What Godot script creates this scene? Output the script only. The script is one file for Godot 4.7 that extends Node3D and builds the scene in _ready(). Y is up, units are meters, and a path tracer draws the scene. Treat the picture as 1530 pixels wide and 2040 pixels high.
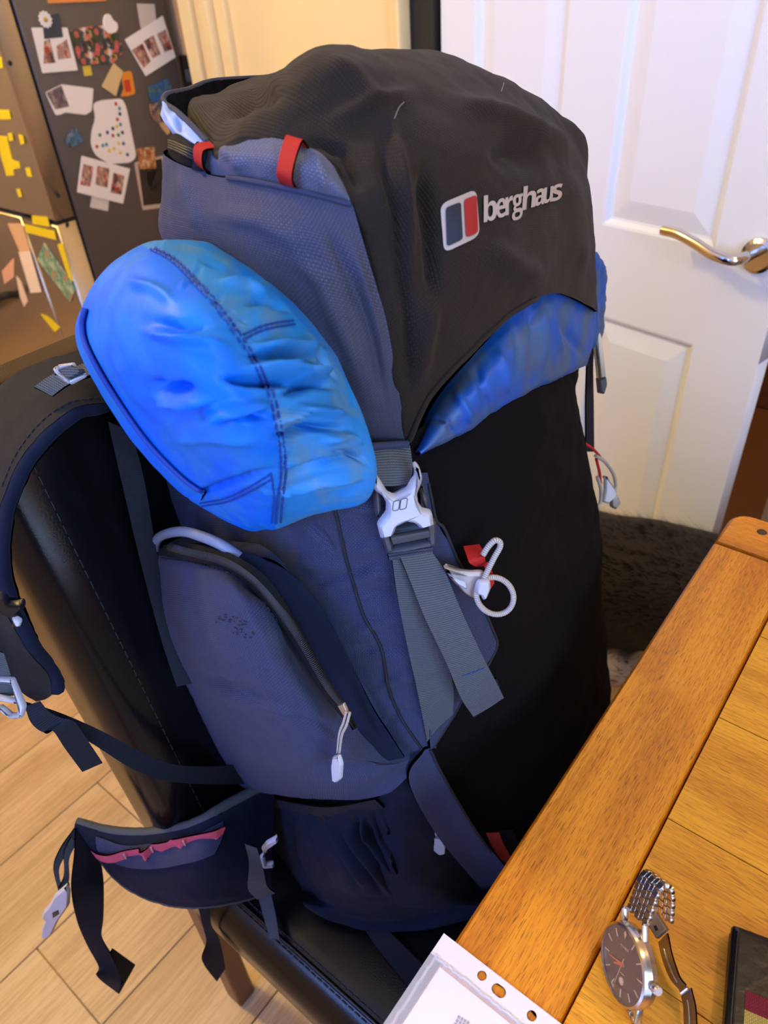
extends Node3D
# A packed rucksack on a leather dining chair, beside an oak table in a kitchen.
# Axes of the room: AF runs towards the table (across it), AL along the table's edge and away, y up.

const FOCAL := 1457.0
var EYE := Vector3(0, 1.24, 0)
var VIEW: Basis
var INV: Basis
var AF := Vector3(0.757, 0, 0.654).normalized()
var AL := Vector3(0.654, 0, -0.757).normalized()
var RN: Vector3                      # faces out of the sack's front edge
var M := {}
var T := {}
var used := {}


# ------------------------------------------------------------------ surveying
func lfy(l: float, f: float, y: float) -> Vector3:
	return AL * l + AF * f + Vector3(0, y, 0)

func ray(u: float, v: float) -> Vector3:
	return VIEW * Vector3(u - 765.0, 1020.0 - v, -FOCAL)

func on(u: float, v: float, n: Vector3, d: float) -> Vector3:
	var r := ray(u, v)
	return EYE + r * ((d - EYE.dot(n)) / r.dot(n))

func of(u: float, v: float, f: float) -> Vector3:
	return on(u, v, AF, f)

func ol(u: float, v: float, l: float) -> Vector3:
	return on(u, v, AL, l)

func oy(u: float, v: float, y: float) -> Vector3:
	return on(u, v, Vector3.UP, y)

func proj(p: Vector3) -> Vector2:
	var c := INV * (p - EYE)
	return Vector2(765.0 + FOCAL * c.x / -c.z, 1020.0 - FOCAL * c.y / -c.z)


# ------------------------------------------------------------------ cloth sheets
class Sheet:
	var w := 0
	var h := 0
	var p := PackedVector3Array()
	var n := PackedVector3Array()
	var q := PackedVector2Array()
	var cells := {}

	func normals() -> void:
		n.resize(p.size())
		for j in h:
			for i in w:
				var a := p[j * w + mini(i + 1, w - 1)] - p[j * w + maxi(i - 1, 0)]
				var b := p[mini(j + 1, h - 1) * w + i] - p[maxi(j - 1, 0) * w + i]
				var c := b.cross(a)
				n[j * w + i] = c.normalized() if c.length_squared() > 1e-16 else Vector3.UP

	func flip() -> void:
		var o := p.duplicate()
		for j in h:
			for i in w:
				p[j * w + i] = o[j * w + w - 1 - i]
		normals()

	func at(s: float, t: float) -> Vector3:
		var x := clampf(s, 0, 1) * (w - 1)
		var y := clampf(t, 0, 1) * (h - 1)
		var i := mini(int(x), w - 2)
		var j := mini(int(y), h - 2)
		return p[j * w + i].lerp(p[j * w + i + 1], x - i).lerp(p[(j + 1) * w + i].lerp(p[(j + 1) * w + i + 1], x - i), y - j)

	func nat(s: float, t: float) -> Vector3:
		return n[int(roundf(clampf(t, 0, 1) * (h - 1))) * w + int(roundf(clampf(s, 0, 1) * (w - 1)))]


func cr(a: Vector3, b: Vector3, c: Vector3, d: Vector3, t: float) -> Vector3:
	return 0.5 * ((2.0 * b) + (c - a) * t + (2.0 * a - 5.0 * b + 4.0 * c - d) * t * t + (3.0 * b - a - 3.0 * c + d) * t * t * t)

func spline(pts: Array, count: int) -> Array:
	var out := []
	var k := pts.size()
	for i in count + 1:
		var x := float(i) / count * (k - 1)
		var a := mini(int(x), k - 2)
		var p1: Vector3 = pts[a]
		var p2: Vector3 = pts[a + 1]
		var p0: Vector3 = pts[a - 1] if a > 0 else p1 * 2.0 - p2
		var p3: Vector3 = pts[a + 2] if a + 2 < k else p2 * 2.0 - p1
		out.append(cr(p0, p1, p2, p3, x - a))
	return out

func grid(rows: Array, nu: int, nv: int, hint: Vector3) -> Sheet:
	var wide := []
	for r in rows:
		wide.append(spline(r, nu))
	var s := Sheet.new()
	s.w = nu + 1
	s.h = nv + 1
	s.p.resize(s.w * s.h)
	for i in s.w:
		var col := []
		for r in wide:
			col.append(r[i])
		var c := spline(col, nv)
		for j in s.h:
			s.p[j * s.w + i] = c[j]
	return settle(s, hint)

func settle(s: Sheet, hint: Vector3) -> Sheet:
	s.normals()
	var sum := 0.0
	for j in range(s.h / 4, s.h - s.h / 4):
		for i in range(s.w / 4, s.w - s.w / 4):
			sum += s.n[j * s.w + i].dot(hint)
	if sum < 0.0:
		s.flip()
	return s

# a ring of border points drawn in behind the sheet, so that it reads as a stuffed form and not as a film
func tuck(rows: Array, by: Vector3, shrink: float) -> Array:
	var mid := Vector3.ZERO
	var k := 0
	for r in rows:
		for p in r:
			mid += p
			k += 1
	mid /= k
	var out := []
	for r in rows:
		var a: Vector3 = r[0]
		var b: Vector3 = r[-1]
		out.append([a + by + (mid - a) * shrink] + r + [b + by + (mid - b) * shrink])
	var first := []
	var last := []
	for p in out[0]:
		first.append(p + by + (mid - p) * shrink)
	for p in out[-1]:
		last.append(p + by + (mid - p) * shrink)
	return [first] + out + [last]

# folds: [points, half width in points, height in metres]; the cloth rises or sinks along each line
func crumple(s: Sheet, folds: Array, rough := 0.0, freq := 40.0, sd := 1) -> void:
	var noise := FastNoiseLite.new()
	noise.seed = sd
	noise.frequency = 1.0
	noise.fractal_octaves = 3
	var shift := PackedFloat32Array()
	shift.resize(s.p.size())
	for k in s.p.size():
		shift[k] = noise.get_noise_3dv(s.p[k] * freq) * rough
	for f in folds:
		var pts: Array = f[0]
		var wd: float = f[1]
		var lo := Vector2(1e9, 1e9)
		var hi := -lo
		var total := 0.0
		var run := [0.0]
		for i in pts.size():
			lo = lo.min(pts[i])
			hi = hi.max(pts[i])
			if i > 0:
				total += pts[i].distance_to(pts[i - 1])
				run.append(total)
		lo -= Vector2.ONE * wd * 3.0
		hi += Vector2.ONE * wd * 3.0
		for k in s.p.size():
			var c := proj(s.p[k])
			if c.x < lo.x or c.y < lo.y or c.x > hi.x or c.y > hi.y:
				continue
			var best := 1e9
			var along := 0.0
			for i in pts.size() - 1:
				var a: Vector2 = pts[i]
				var b: Vector2 = pts[i + 1]
				var t := clampf((c - a).dot(b - a) / maxf((b - a).length_squared(), 1e-6), 0, 1)
				var dd := c.distance_to(a.lerp(b, t))
				if dd < best:
					best = dd
					along = run[i] + (run[i + 1] - run[i]) * t
			var fade := minf(1.0, minf(along, total - along) / maxf(total * 0.3, 1e-3))
			shift[k] += f[2] * exp(-pow(best / wd, 2)) * (0.1 + 0.9 * smoothstep(0.0, 1.0, fade))
	for k in s.p.size():
		s.p[k] += s.n[k] * shift[k]
	s.normals()
	s.cells.clear()

func px(list: Array) -> Array:
	var out := []
	for i in range(0, list.size(), 2):
		out.append(Vector2(list[i], list[i + 1]))
	return out

func index_sheet(s: Sheet) -> void:
	s.q.resize(s.p.size())
	for k in s.p.size():
		s.q[k] = proj(s.p[k])
	s.cells.clear()
	for j in s.h - 1:
		for i in s.w - 1:
			var k := j * s.w + i
			var lo := s.q[k].min(s.q[k + 1]).min(s.q[k + s.w]).min(s.q[k + s.w + 1])
			var hi := s.q[k].max(s.q[k + 1]).max(s.q[k + s.w]).max(s.q[k + s.w + 1])
			for y in range(int(floorf(lo.y / 16)), int(floorf(hi.y / 16)) + 1):
				for x in range(int(floorf(lo.x / 16)), int(floorf(hi.x / 16)) + 1):
					var key := Vector2i(x, y)
					if not s.cells.has(key):
						s.cells[key] = PackedInt32Array()
					s.cells[key].append(k)

# where a sight line meets a sheet: [point, normal]; the nearest of its points when it passes beside it
func hit(s: Sheet, c: Vector2) -> Array:
	if s.cells.is_empty():
		index_sheet(s)
	var best := []
	var near := 1e9
	for k in s.cells.get(Vector2i(int(floorf(c.x / 16)), int(floorf(c.y / 16))), PackedInt32Array()):
		for tri in [[k, k + 1, k + s.w], [k + 1, k + s.w + 1, k + s.w]]:
			var a: Vector2 = s.q[tri[0]]
			var e := s.q[tri[1]] - a
			var g := s.q[tri[2]] - a
			var det := e.cross(g)
			if absf(det) < 1e-9:
				continue
			var x := (c - a).cross(g) / det
			var y := e.cross(c - a) / det
			if x < -0.001 or y < -0.001 or x + y > 1.001:
				continue
			var p: Vector3 = s.p[tri[0]] * (1 - x - y) + s.p[tri[1]] * x + s.p[tri[2]] * y
			var d := p.distance_to(EYE)
			if d < near:
				near = d
				best = [p, (s.n[tri[0]] * (1 - x - y) + s.n[tri[1]] * x + s.n[tri[2]] * y).normalized()]
	if best.is_empty():
		var kk := 0
		for k in s.q.size():
			var d := s.q[k].distance_squared_to(c)
			if d < near:
				near = d
				kk = k
		best = [s.p[kk], s.n[kk]]
	return best

# a second cloth laid on a sheet
func drape(s: Sheet, rows: Array, nu: int, nv: int, off: float) -> Sheet:
	var flat := []
	for r in rows:
		var line := []
		for c in px(r):
			line.append(Vector3(c.x, c.y, 0))
		flat.append(line)
	var g := grid(flat, nu, nv, Vector3.BACK)
	var hint := Vector3.ZERO
	for k in g.p.size():
		var r := hit(s, Vector2(g.p[k].x, g.p[k].y))
		g.p[k] = r[0] + r[1] * off
		hint += r[1]
	return settle(g, hint)

func trace(s: Sheet, list: Array, count: int, off: float) -> Array:
	var flat := []
	for c in px(list):
		flat.append(Vector3(c.x, c.y, 0))
	var out := []
	for c in spline(flat, count):
		var r := hit(s, Vector2(c.x, c.y))
		out.append(r[0] + r[1] * off)
	return out

func trace_normals(s: Sheet, list: Array, count: int) -> Array:
	var flat := []
	for c in px(list):
		flat.append(Vector3(c.x, c.y, 0))
	var out := []
	for c in spline(flat, count):
		out.append(hit(s, Vector2(c.x, c.y))[1])
	return out


# ------------------------------------------------------------------ meshes
func mesh_from(v: PackedVector3Array, n: PackedVector3Array, uv: PackedVector2Array, idx: PackedInt32Array, col := PackedColorArray()) -> ArrayMesh:
	var a := []
	a.resize(Mesh.ARRAY_MAX)
	a[Mesh.ARRAY_VERTEX] = v
	a[Mesh.ARRAY_NORMAL] = n
	a[Mesh.ARRAY_TEX_UV] = uv
	a[Mesh.ARRAY_INDEX] = idx
	if col.size():
		a[Mesh.ARRAY_COLOR] = col
	var m := ArrayMesh.new()
	m.add_surface_from_arrays(Mesh.PRIMITIVE_TRIANGLES, a)
	return m

func cloth(s: Sheet, thick := 0.0, tile := 0.03) -> ArrayMesh:
	var v := s.p.duplicate()
	var n := s.n.duplicate()
	var uv := PackedVector2Array()
	uv.resize(v.size())
	var mid := s.h / 2
	var um := s.w / 2
	for j in s.h:
		for i in s.w:
			var x := 0.0
			if i > 0:
				x = uv[j * s.w + i - 1].x + s.p[mid * s.w + i].distance_to(s.p[mid * s.w + i - 1]) / tile
			var y := 0.0
			if j > 0:
				y = uv[(j - 1) * s.w + i].y + s.p[j * s.w + um].distance_to(s.p[(j - 1) * s.w + um]) / tile
			uv[j * s.w + i] = Vector2(x, y)
	var idx := PackedInt32Array()
	for j in s.h - 1:
		for i in s.w - 1:
			var k := j * s.w + i
			idx.append_array([k, k + 1, k + s.w + 1, k, k + s.w + 1, k + s.w])
	if thick > 0.0:
		var base := v.size()
		for k in base:
			v.append(s.p[k] - s.n[k] * thick)
			n.append(-s.n[k])
			uv.append(uv[k])
		for j in s.h - 1:
			for i in s.w - 1:
				var k := base + j * s.w + i
				idx.append_array([k, k + s.w + 1, k + 1, k, k + s.w, k + s.w + 1])
		var rim := PackedInt32Array()
		for i in s.w:
			rim.append(i)
		for j in range(1, s.h):
			rim.append(j * s.w + s.w - 1)
		for i in range(s.w - 2, -1, -1):
			rim.append((s.h - 1) * s.w + i)
		for j in range(s.h - 2, 0, -1):
			rim.append(j * s.w)
		for k in rim.size():
			var a := rim[k]
			var b := rim[(k + 1) % rim.size()]
			var o := (s.p[b] - s.p[a]).cross(s.n[a]).normalized()
			var at := v.size()
			for z in [a, b, b + base, a + base]:
				v.append(v[z])
				n.append(o)
				uv.append(uv[z])
			idx.append_array([at, at + 2, at + 1, at, at + 3, at + 2])
	return mesh_from(v, n, uv, idx)

func cut(m: ArrayMesh, keep: Callable) -> ArrayMesh:
	var a := m.surface_get_arrays(0)
	var v: PackedVector3Array = a[Mesh.ARRAY_VERTEX]
	var idx: PackedInt32Array = a[Mesh.ARRAY_INDEX]
	var out := PackedInt32Array()
	for t in range(0, idx.size(), 3):
		if keep.call(proj((v[idx[t]] + v[idx[t + 1]] + v[idx[t + 2]]) / 3.0)):
			out.append_array([idx[t], idx[t + 1], idx[t + 2]])
	a[Mesh.ARRAY_INDEX] = out
	var r := ArrayMesh.new()
	r.add_surface_from_arrays(Mesh.PRIMITIVE_TRIANGLES, a)
	return r

func tube(pts: Array, r: float, smooth := 0, sides := 8, flat := 1.0) -> ArrayMesh:
	if smooth > 0:
		pts = spline(pts, smooth)
	var v := PackedVector3Array()
	var n := PackedVector3Array()
	var uv := PackedVector2Array()
	var idx := PackedInt32Array()
	var side := Vector3.ZERO
	var run := 0.0
	for k in pts.size():
		var d: Vector3 = (pts[mini(k + 1, pts.size() - 1)] - pts[maxi(k - 1, 0)]).normalized()
		if side == Vector3.ZERO:
			side = d.cross(Vector3.UP if absf(d.y) < 0.9 else Vector3.RIGHT).normalized()
		side = (side - d * side.dot(d)).normalized()
		var up := d.cross(side)
		if k > 0:
			run += pts[k].distance_to(pts[k - 1])
		for i in sides + 1:
			var a := TAU * i / sides
			var o := side * cos(a) + up * sin(a) * flat
			v.append(pts[k] + o * r)
			n.append(o.normalized())
			uv.append(Vector2(float(i) / sides, run / 0.01))
	var w := sides + 1
	for k in pts.size() - 1:
		for i in sides:
			var a := k * w + i
			idx.append_array([a, a + w + 1, a + 1, a, a + w, a + w + 1])
	for e in [0, pts.size() - 1]:
		var c := v.size()
		var d: Vector3 = (pts[0] - pts[1]).normalized() if e == 0 else (pts[-1] - pts[-2]).normalized()
		v.append(pts[e])
		n.append(d)
		uv.append(Vector2.ZERO)
		for i in w:
			v.append(v[e * w + i])
			n.append(d)
			uv.append(Vector2.ZERO)
		for i in sides:
			if e == 0:
				idx.append_array([c, c + 1 + i, c + 2 + i])
			else:
				idx.append_array([c, c + 2 + i, c + 1 + i])
	return mesh_from(v, n, uv, idx)

# webbing: a flat band along pts whose width lies along sides
func band(pts: Array, sides: Array, width: float, thick: float, count := 40, hint := Vector3.ZERO) -> Sheet:
	var p := spline(pts, count)
	var d := spline(sides, count)
	var rows := []
	for k in p.size():
		var tan: Vector3 = (p[mini(k + 1, count)] - p[maxi(k - 1, 0)]).normalized()
		var x: Vector3 = d[k]
		x = (x - tan * x.dot(tan)).normalized() * width * 0.5
		rows.append([p[k] - x, p[k] - x * 0.4, p[k] + x * 0.4, p[k] + x])
	var s := Sheet.new()
	s.w = 4
	s.h = rows.size()
	for r in rows:
		for q in r:
			s.p.append(q)
	return settle(s, hint if hint != Vector3.ZERO else EYE - p[count / 2])

func rounded(poly: Array, r: float, seg := 3) -> Array:
	var out := []
	var k := poly.size()
	for i in k:
		var a: Vector2 = poly[(i + k - 1) % k]
		var b: Vector2 = poly[i]
		var c: Vector2 = poly[(i + 1) % k]
		var ra := minf(r, a.distance_to(b) * 0.45)
		var rc := minf(r, c.distance_to(b) * 0.45)
		var s := b + (a - b).normalized() * ra
		var e := b + (c - b).normalized() * rc
		for t in seg + 1:
			var x := float(t) / seg
			out.append(s.lerp(b, x).lerp(b.lerp(e, x), x))
	return out

# an outline (x, y) made solid from z = 0 to z = thick, its front and back edges chamfered
func plate(poly: Array, thick: float, bevel: float, at := Transform3D(), tile := 1.0, uvo := Vector2.ZERO) -> ArrayMesh:
	var o := PackedVector2Array()
	for c in poly:
		if o.is_empty() or (o[-1].distance_to(c) > 1e-6 and o[0].distance_to(c) > 1e-6):
			o.append(c)
	if Geometry2D.is_polygon_clockwise(o):
		o.reverse()
	var k := o.size()
	var ins := PackedVector2Array()
	var nrm := PackedVector2Array()
	for i in k:
		var e1 := (o[i] - o[(i + k - 1) % k]).normalized()
		var e2 := (o[(i + 1) % k] - o[i]).normalized()
		var m := (Vector2(-e1.y, e1.x) + Vector2(-e2.y, e2.x)).normalized()
		nrm.append(-m)
		ins.append(o[i] + m * bevel)
	var st := SurfaceTool.new()
	st.begin(Mesh.PRIMITIVE_TRIANGLES)
	var put := func(p: Vector2, z: float, n: Vector3):
		st.set_normal((at.basis * n).normalized())
		st.set_uv(p / tile + uvo)
		st.add_vertex(at * Vector3(p.x, p.y, z))
	var tri := Geometry2D.triangulate_polygon(o)
	for t in range(0, tri.size(), 3):
		var a := tri[t]
		var b := tri[t + 1]
		var c := tri[t + 2]
		if (o[b] - o[a]).cross(o[c] - o[a]) < 0:
			var z := b
			b = c
			c = z
		for i in [a, c, b]:
			put.call(ins[i], thick, Vector3.BACK)
		for i in [a, b, c]:
			put.call(ins[i], 0.0, Vector3.FORWARD)
	var rings := [[ins, 0.0, -0.8], [o, minf(bevel, thick * 0.45), -0.1], [o, thick - minf(bevel, thick * 0.45), 0.1], [ins, thick, 0.8]]
	for r in 3:
		for i in k:
			var j := (i + 1) % k
			var p1: PackedVector2Array = rings[r][0]
			var p2: PackedVector2Array = rings[r + 1][0]
			var q := [[p1[i], rings[r][1], nrm[i], rings[r][2]], [p1[j], rings[r][1], nrm[j], rings[r][2]], [p2[j], rings[r + 1][1], nrm[j], rings[r + 1][2]], [p2[i], rings[r + 1][1], nrm[i], rings[r + 1][2]]]
			for c in [0, 2, 1, 0, 3, 2]:
				var z: Array = q[c]
				put.call(z[0], z[1], Vector3(z[2].x, z[2].y, z[3]))
	return st.commit()

func rect(x0: float, y0: float, x1: float, y1: float) -> Array:
	return [Vector2(x0, y0), Vector2(x1, y0), Vector2(x1, y1), Vector2(x0, y1)]

# a frame whose z axis is n and whose y axis leans towards up
func frame(at: Vector3, n: Vector3, up := Vector3.UP) -> Transform3D:
	var z := n.normalized()
	var y := (up - z * up.dot(z)).normalized()
	return Transform3D(Basis(y.cross(z), y, z), at)

# an outline seen at these points of the picture, lying in a frame's own plane
func seen(list: Array, fr: Transform3D) -> Array:
	var out := []
	for c in px(list):
		var p := fr.affine_inverse() * on(c.x, c.y, fr.basis.z, fr.origin.dot(fr.basis.z))
		out.append(Vector2(p.x, p.y))
	return out

func block(size: Vector3, bevel: float, at := Transform3D(), tile := 1.0, uvo := Vector2.ZERO) -> ArrayMesh:
	return plate(rect(-size.x / 2, -size.y / 2, size.x / 2, size.y / 2), size.z, bevel, at * Transform3D(Basis(), Vector3(0, 0, -size.z / 2)), tile, uvo)

# a block whose local x runs along AF, y up, z along -AL
func slab(l0: float, l1: float, f0: float, f1: float, y0: float, y1: float, bevel := 0.002, tile := 1.0) -> ArrayMesh:
	var b := Basis(AF, Vector3.UP, AF.cross(Vector3.UP))
	var mid := lfy((l0 + l1) / 2, (f0 + f1) / 2, (y0 + y1) / 2)
	return block(Vector3(f1 - f0, y1 - y0, l1 - l0), bevel, Transform3D(b, mid), tile)

# a box with every edge rounded, as an upholstered block
func roundbox(size: Vector3, r: float, at: Transform3D, k := 14) -> ArrayMesh:
	var v := PackedVector3Array()
	var n := PackedVector3Array()
	var uv := PackedVector2Array()
	var idx := PackedInt32Array()
	var inner := size * 0.5 - Vector3.ONE * r
	for face in [[Vector3.RIGHT, Vector3.UP], [Vector3.LEFT, Vector3.UP], [Vector3.UP, Vector3.BACK], [Vector3.DOWN, Vector3.BACK], [Vector3.BACK, Vector3.UP], [Vector3.FORWARD, Vector3.UP]]:
		var z: Vector3 = face[0]
		var y: Vector3 = face[1]
		var x := y.cross(z)
		var base := v.size()
		for j in k + 1:
			for i in k + 1:
				var a := sin((float(i) / k - 0.5) * PI)
				var b := sin((float(j) / k - 0.5) * PI)
				var c := (z + x * a + y * b) * size * 0.5
				var q := c.clamp(-inner, inner)
				var d := (c - q).normalized()
				v.append(at * (q + d * r))
				n.append(at.basis * d)
				uv.append(Vector2(c.dot(x), c.dot(y)))
		for j in k:
			for i in k:
				var a := base + j * (k + 1) + i
				idx.append_array([a, a + k + 2, a + 1, a, a + k + 1, a + k + 2])
	return mesh_from(v, n, uv, idx)

func lathe(profile: Array, at: Transform3D, sides := 40) -> ArrayMesh:
	var st := SurfaceTool.new()
	st.begin(Mesh.PRIMITIVE_TRIANGLES)
	var k := profile.size()
	for i in k - 1:
		var a: Vector2 = profile[i]
		var b: Vector2 = profile[i + 1]
		var nn := Vector2(b.y - a.y, a.x - b.x).normalized()
		for s in sides:
			var t0 := TAU * s / sides
			var t1 := TAU * (s + 1) / sides
			var q := [[a, t0], [a, t1], [b, t1], [b, t0]]
			for c in [0, 2, 1, 0, 3, 2]:
				var z: Array = q[c]
				var r: Vector2 = z[0]
				var th: float = z[1]
				st.set_normal((at.basis * Vector3(nn.x * cos(th), nn.x * sin(th), nn.y)).normalized())
				st.set_uv(Vector2(r.x * cos(th), r.x * sin(th)))
				st.add_vertex(at * Vector3(r.x * cos(th), r.x * sin(th), r.y))
	return st.commit()


# ------------------------------------------------------------------ nodes
func numbered(called: String) -> String:
	var k: int = used.get(called, 0)
	used[called] = k + 1
	return called if k == 0 else "%s_%03d" % [called, k]

func thing(called: String, label: String, category: String, at := Vector3.ZERO, group := "") -> Node3D:
	var o := Node3D.new()
	o.name = numbered(called)
	add_child(o)
	o.position = at
	return tag(o, label, category, group)

func tag(o: Node3D, label: String, category: String, group := "") -> Node3D:
	o.set_meta("label", label)
	o.set_meta("category", category)
	if group:
		o.set_meta("group", group)
	return o

# commits a mesh given in world coordinates as one named part of parent
func part(called: String, mesh: Mesh, mat: Material, parent: Node3D, label := "", kind := "") -> MeshInstance3D:
	var o := MeshInstance3D.new()
	o.name = called
	o.mesh = mesh
	o.material_override = mat
	if parent == self:
		o.name = numbered(called)
	parent.add_child(o, true)
	o.cast_shadow = GeometryInstance3D.SHADOW_CASTING_SETTING_ON
	if parent != self:
		o.transform = parent.global_transform.affine_inverse()
	if label:
		o.set_meta("label", label)
	if kind:
		o.set_meta("kind", kind)
	return o

func struct(called: String, mesh: Mesh, mat: Material, label: String) -> MeshInstance3D:
	var o := part(called, mesh, mat, self)
	o.set_meta("kind", "structure")
	o.set_meta("label", label)
	return o

func join(list: Array) -> ArrayMesh:
	var st := SurfaceTool.new()
	st.begin(Mesh.PRIMITIVE_TRIANGLES)
	for m in list:
		st.append_from(m, 0, Transform3D())
	return st.commit()

# stitches: short raised dashes along a line
func stitches(pts: Array, nrm: Array, length: float, gap: float, r: float) -> ArrayMesh:
	var list := []
	var run := 0.0
	var a: Vector3 = pts[0]
	for k in range(1, pts.size()):
		run += pts[k].distance_to(pts[k - 1])
		if run >= length + gap:
			var b: Vector3 = pts[k]
			var d: Vector3 = (b - a).normalized()
			var lift: Vector3 = nrm[k] * r * 0.6
			list.append(tube([a + d * gap * 0.5, (a + b) * 0.5 + lift, b - d * gap * 0.5], r, 0, 5))
			a = b
			run = 0.0
	return join(list)


# ------------------------------------------------------------------ what things are made of
func tex(im: Image) -> ImageTexture:
	return ImageTexture.create_from_image(im)

func grey(w: int, h: int, fn: Callable) -> Image:
	var b := PackedByteArray()
	b.resize(w * h)
	for y in h:
		for x in w:
			b[y * w + x] = int(clampf(fn.call(x, y), 0, 1) * 255.0)
	return Image.create_from_data(w, h, false, Image.FORMAT_L8, b)

func bumps(im: Image, strength: float) -> ImageTexture:
	var c: Image = im.duplicate()
	c.convert(Image.FORMAT_RGBA8)
	c.bump_map_to_normal_map(strength)
	return tex(c)

func noise_bytes(w: int, h: int, freq: float, sd: int, to_w: int, to_h: int, octaves := 3) -> PackedByteArray:
	var n := FastNoiseLite.new()
	n.seed = sd
	n.frequency = freq
	n.fractal_octaves = octaves
	var im := n.get_seamless_image(w, h)
	im.convert(Image.FORMAT_L8)
	if w != to_w or h != to_h:
		# stretched with a wrapped margin, so that the edges still meet
		var m := 4
		var wide := Image.create_empty(w + 2 * m, h + 2 * m, false, Image.FORMAT_L8)
		for dy in [-h, 0, h]:
			for dx in [-w, 0, w]:
				wide.blit_rect(im, Rect2i(0, 0, w, h), Vector2i(m + dx, m + dy))
		wide.resize((w + 2 * m) * to_w / w, (h + 2 * m) * to_h / h, Image.INTERPOLATE_CUBIC)
		im = wide.get_region(Rect2i(m * to_w / w, m * to_h / h, to_w, to_h))
	return im.get_data()

# plain weave: threads over and under, 16 to a tile
func make_weave() -> void:
	var k := 16
	var sizes := []
	var rng := RandomNumberGenerator.new()
	rng.seed = 5
	for i in k * 2:
		sizes.append(rng.randf_range(0.8, 1.1))
	var fn := func(x: int, y: int) -> float:
		var cx := x / 16
		var cy := y / 16
		var a := (x % 16 + 0.5) / 16.0
		var b := (y % 16 + 0.5) / 16.0
		var warp := (cx + cy) % 2 == 0
		var across := a if warp else b
		var along := b if warp else a
		return pow(sin(PI * across), 0.7) * (0.35 + 0.65 * sin(PI * along)) * sizes[cx if warp else cy + k] * (1.0 if warp else 0.62)
	var im := grey(256, 256, fn)
	T.weave_n = bumps(im, 5.0)
	var al := grey(256, 256, func(x, y): return 0.6 + 0.4 * im.get_pixel(x, y).r)
	T.weave_a = tex(al)
	# webbing: fine cross ribs with two lengthwise lines
	var rib := grey(128, 128, func(x, y): return 0.5 + 0.5 * sin(TAU * y / 16.0 + (PI if (x / 8) % 2 == 0 else 0.0) * 0.25) * (0.75 + 0.25 * sin(TAU * x / 16.0)))
	T.rib_n = bumps(rib, 4.0)
	T.rib_a = tex(grey(128, 128, func(x, y): return 0.6 + 0.4 * rib.get_pixel(x, y).r))

func make_wood(sd: int, light: Color, dark: Color, pore: Color, pores: float) -> ImageTexture:
	var w := 1024
	var broad := noise_bytes(32, 256, 0.02, sd, w, w)
	var fine := noise_bytes(32, 1024, 0.10, sd + 1, w, w)
	var dash := noise_bytes(64, 1024, 0.30, sd + 2, w, w, 2)
	var fleck := noise_bytes(256, 256, 0.03, sd + 3, w, w)
	var b := PackedByteArray()
	b.resize(w * w * 3)
	for k in w * w:
		var t := clampf((broad[k] - 128) / 150.0 + (fine[k] - 128) / 220.0 + 0.5, 0, 1)
		var c := light.lerp(dark, t)
		var d := smoothstep(0.60, 0.80, dash[k] / 255.0 + (broad[k] - 128) / 1500.0) * pores * (0.75 + 0.25 * smoothstep(0.35, 0.6, fleck[k] / 255.0))
		c = c.lerp(pore, d)
		b[k * 3] = int(c.r * 255)
		b[k * 3 + 1] = int(c.g * 255)
		b[k * 3 + 2] = int(c.b * 255)
	return tex(Image.create_from_data(w, w, false, Image.FORMAT_RGB8, b))

func plain(color: Color, rough: float, metal := 0.0, spec := 0.5) -> StandardMaterial3D:
	var m := StandardMaterial3D.new()
	m.albedo_color = color
	m.roughness = rough
	m.metallic = metal
	m.metallic_specular = spec
	m.cull_mode = BaseMaterial3D.CULL_DISABLED
	return m

func woven(color: Color, rough := 0.85, depth := 1.0, sheen := 0.0, which := "weave", scale := 1.0) -> StandardMaterial3D:
	var m := plain(color, rough, 0.0, 0.35)
	m.albedo_texture = T[which + "_a"]
	m.normal_enabled = true
	m.normal_texture = T[which + "_n"]
	m.normal_scale = depth
	m.uv1_scale = Vector3.ONE * scale * (1.5 if which == "weave" else 1.0)
	if sheen > 0.0:
		m.rim_enabled = true
		m.rim = sheen
		m.rim_tint = 0.4
	return m

func mottled(m: StandardMaterial3D, bump: ImageTexture, scale: float, depth: float) -> StandardMaterial3D:
	m.uv1_triplanar = true
	m.uv1_world_triplanar = true
	m.uv1_scale = Vector3.ONE * scale
	m.normal_enabled = true
	m.normal_texture = bump
	m.normal_scale = depth
	return m

func noise_bump(freq: float, sd: int, strength: float, cell := false) -> ImageTexture:
	var n := FastNoiseLite.new()
	n.seed = sd
	n.frequency = freq
	if cell:
		n.noise_type = FastNoiseLite.TYPE_CELLULAR
		n.cellular_return_type = FastNoiseLite.RETURN_DISTANCE2_SUB
	return bumps(n.get_seamless_image(512, 512), strength)

# a tone that drifts between two colours over the cloth: dust, fading, rubbing
func drift(a: Color, b: Color, freq: float, sd: int, size := 512) -> ImageTexture:
	var n := noise_bytes(size, size, freq, sd, size, size, 4)
	var out := PackedByteArray()
	out.resize(size * size * 3)
	for k in size * size:
		var c := a.lerp(b, smoothstep(0.35, 0.75, n[k] / 255.0))
		out[k * 3] = int(c.r * 255)
		out[k * 3 + 1] = int(c.g * 255)
		out[k * 3 + 2] = int(c.b * 255)
	return tex(Image.create_from_data(size, size, false, Image.FORMAT_RGB8, out))

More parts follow.
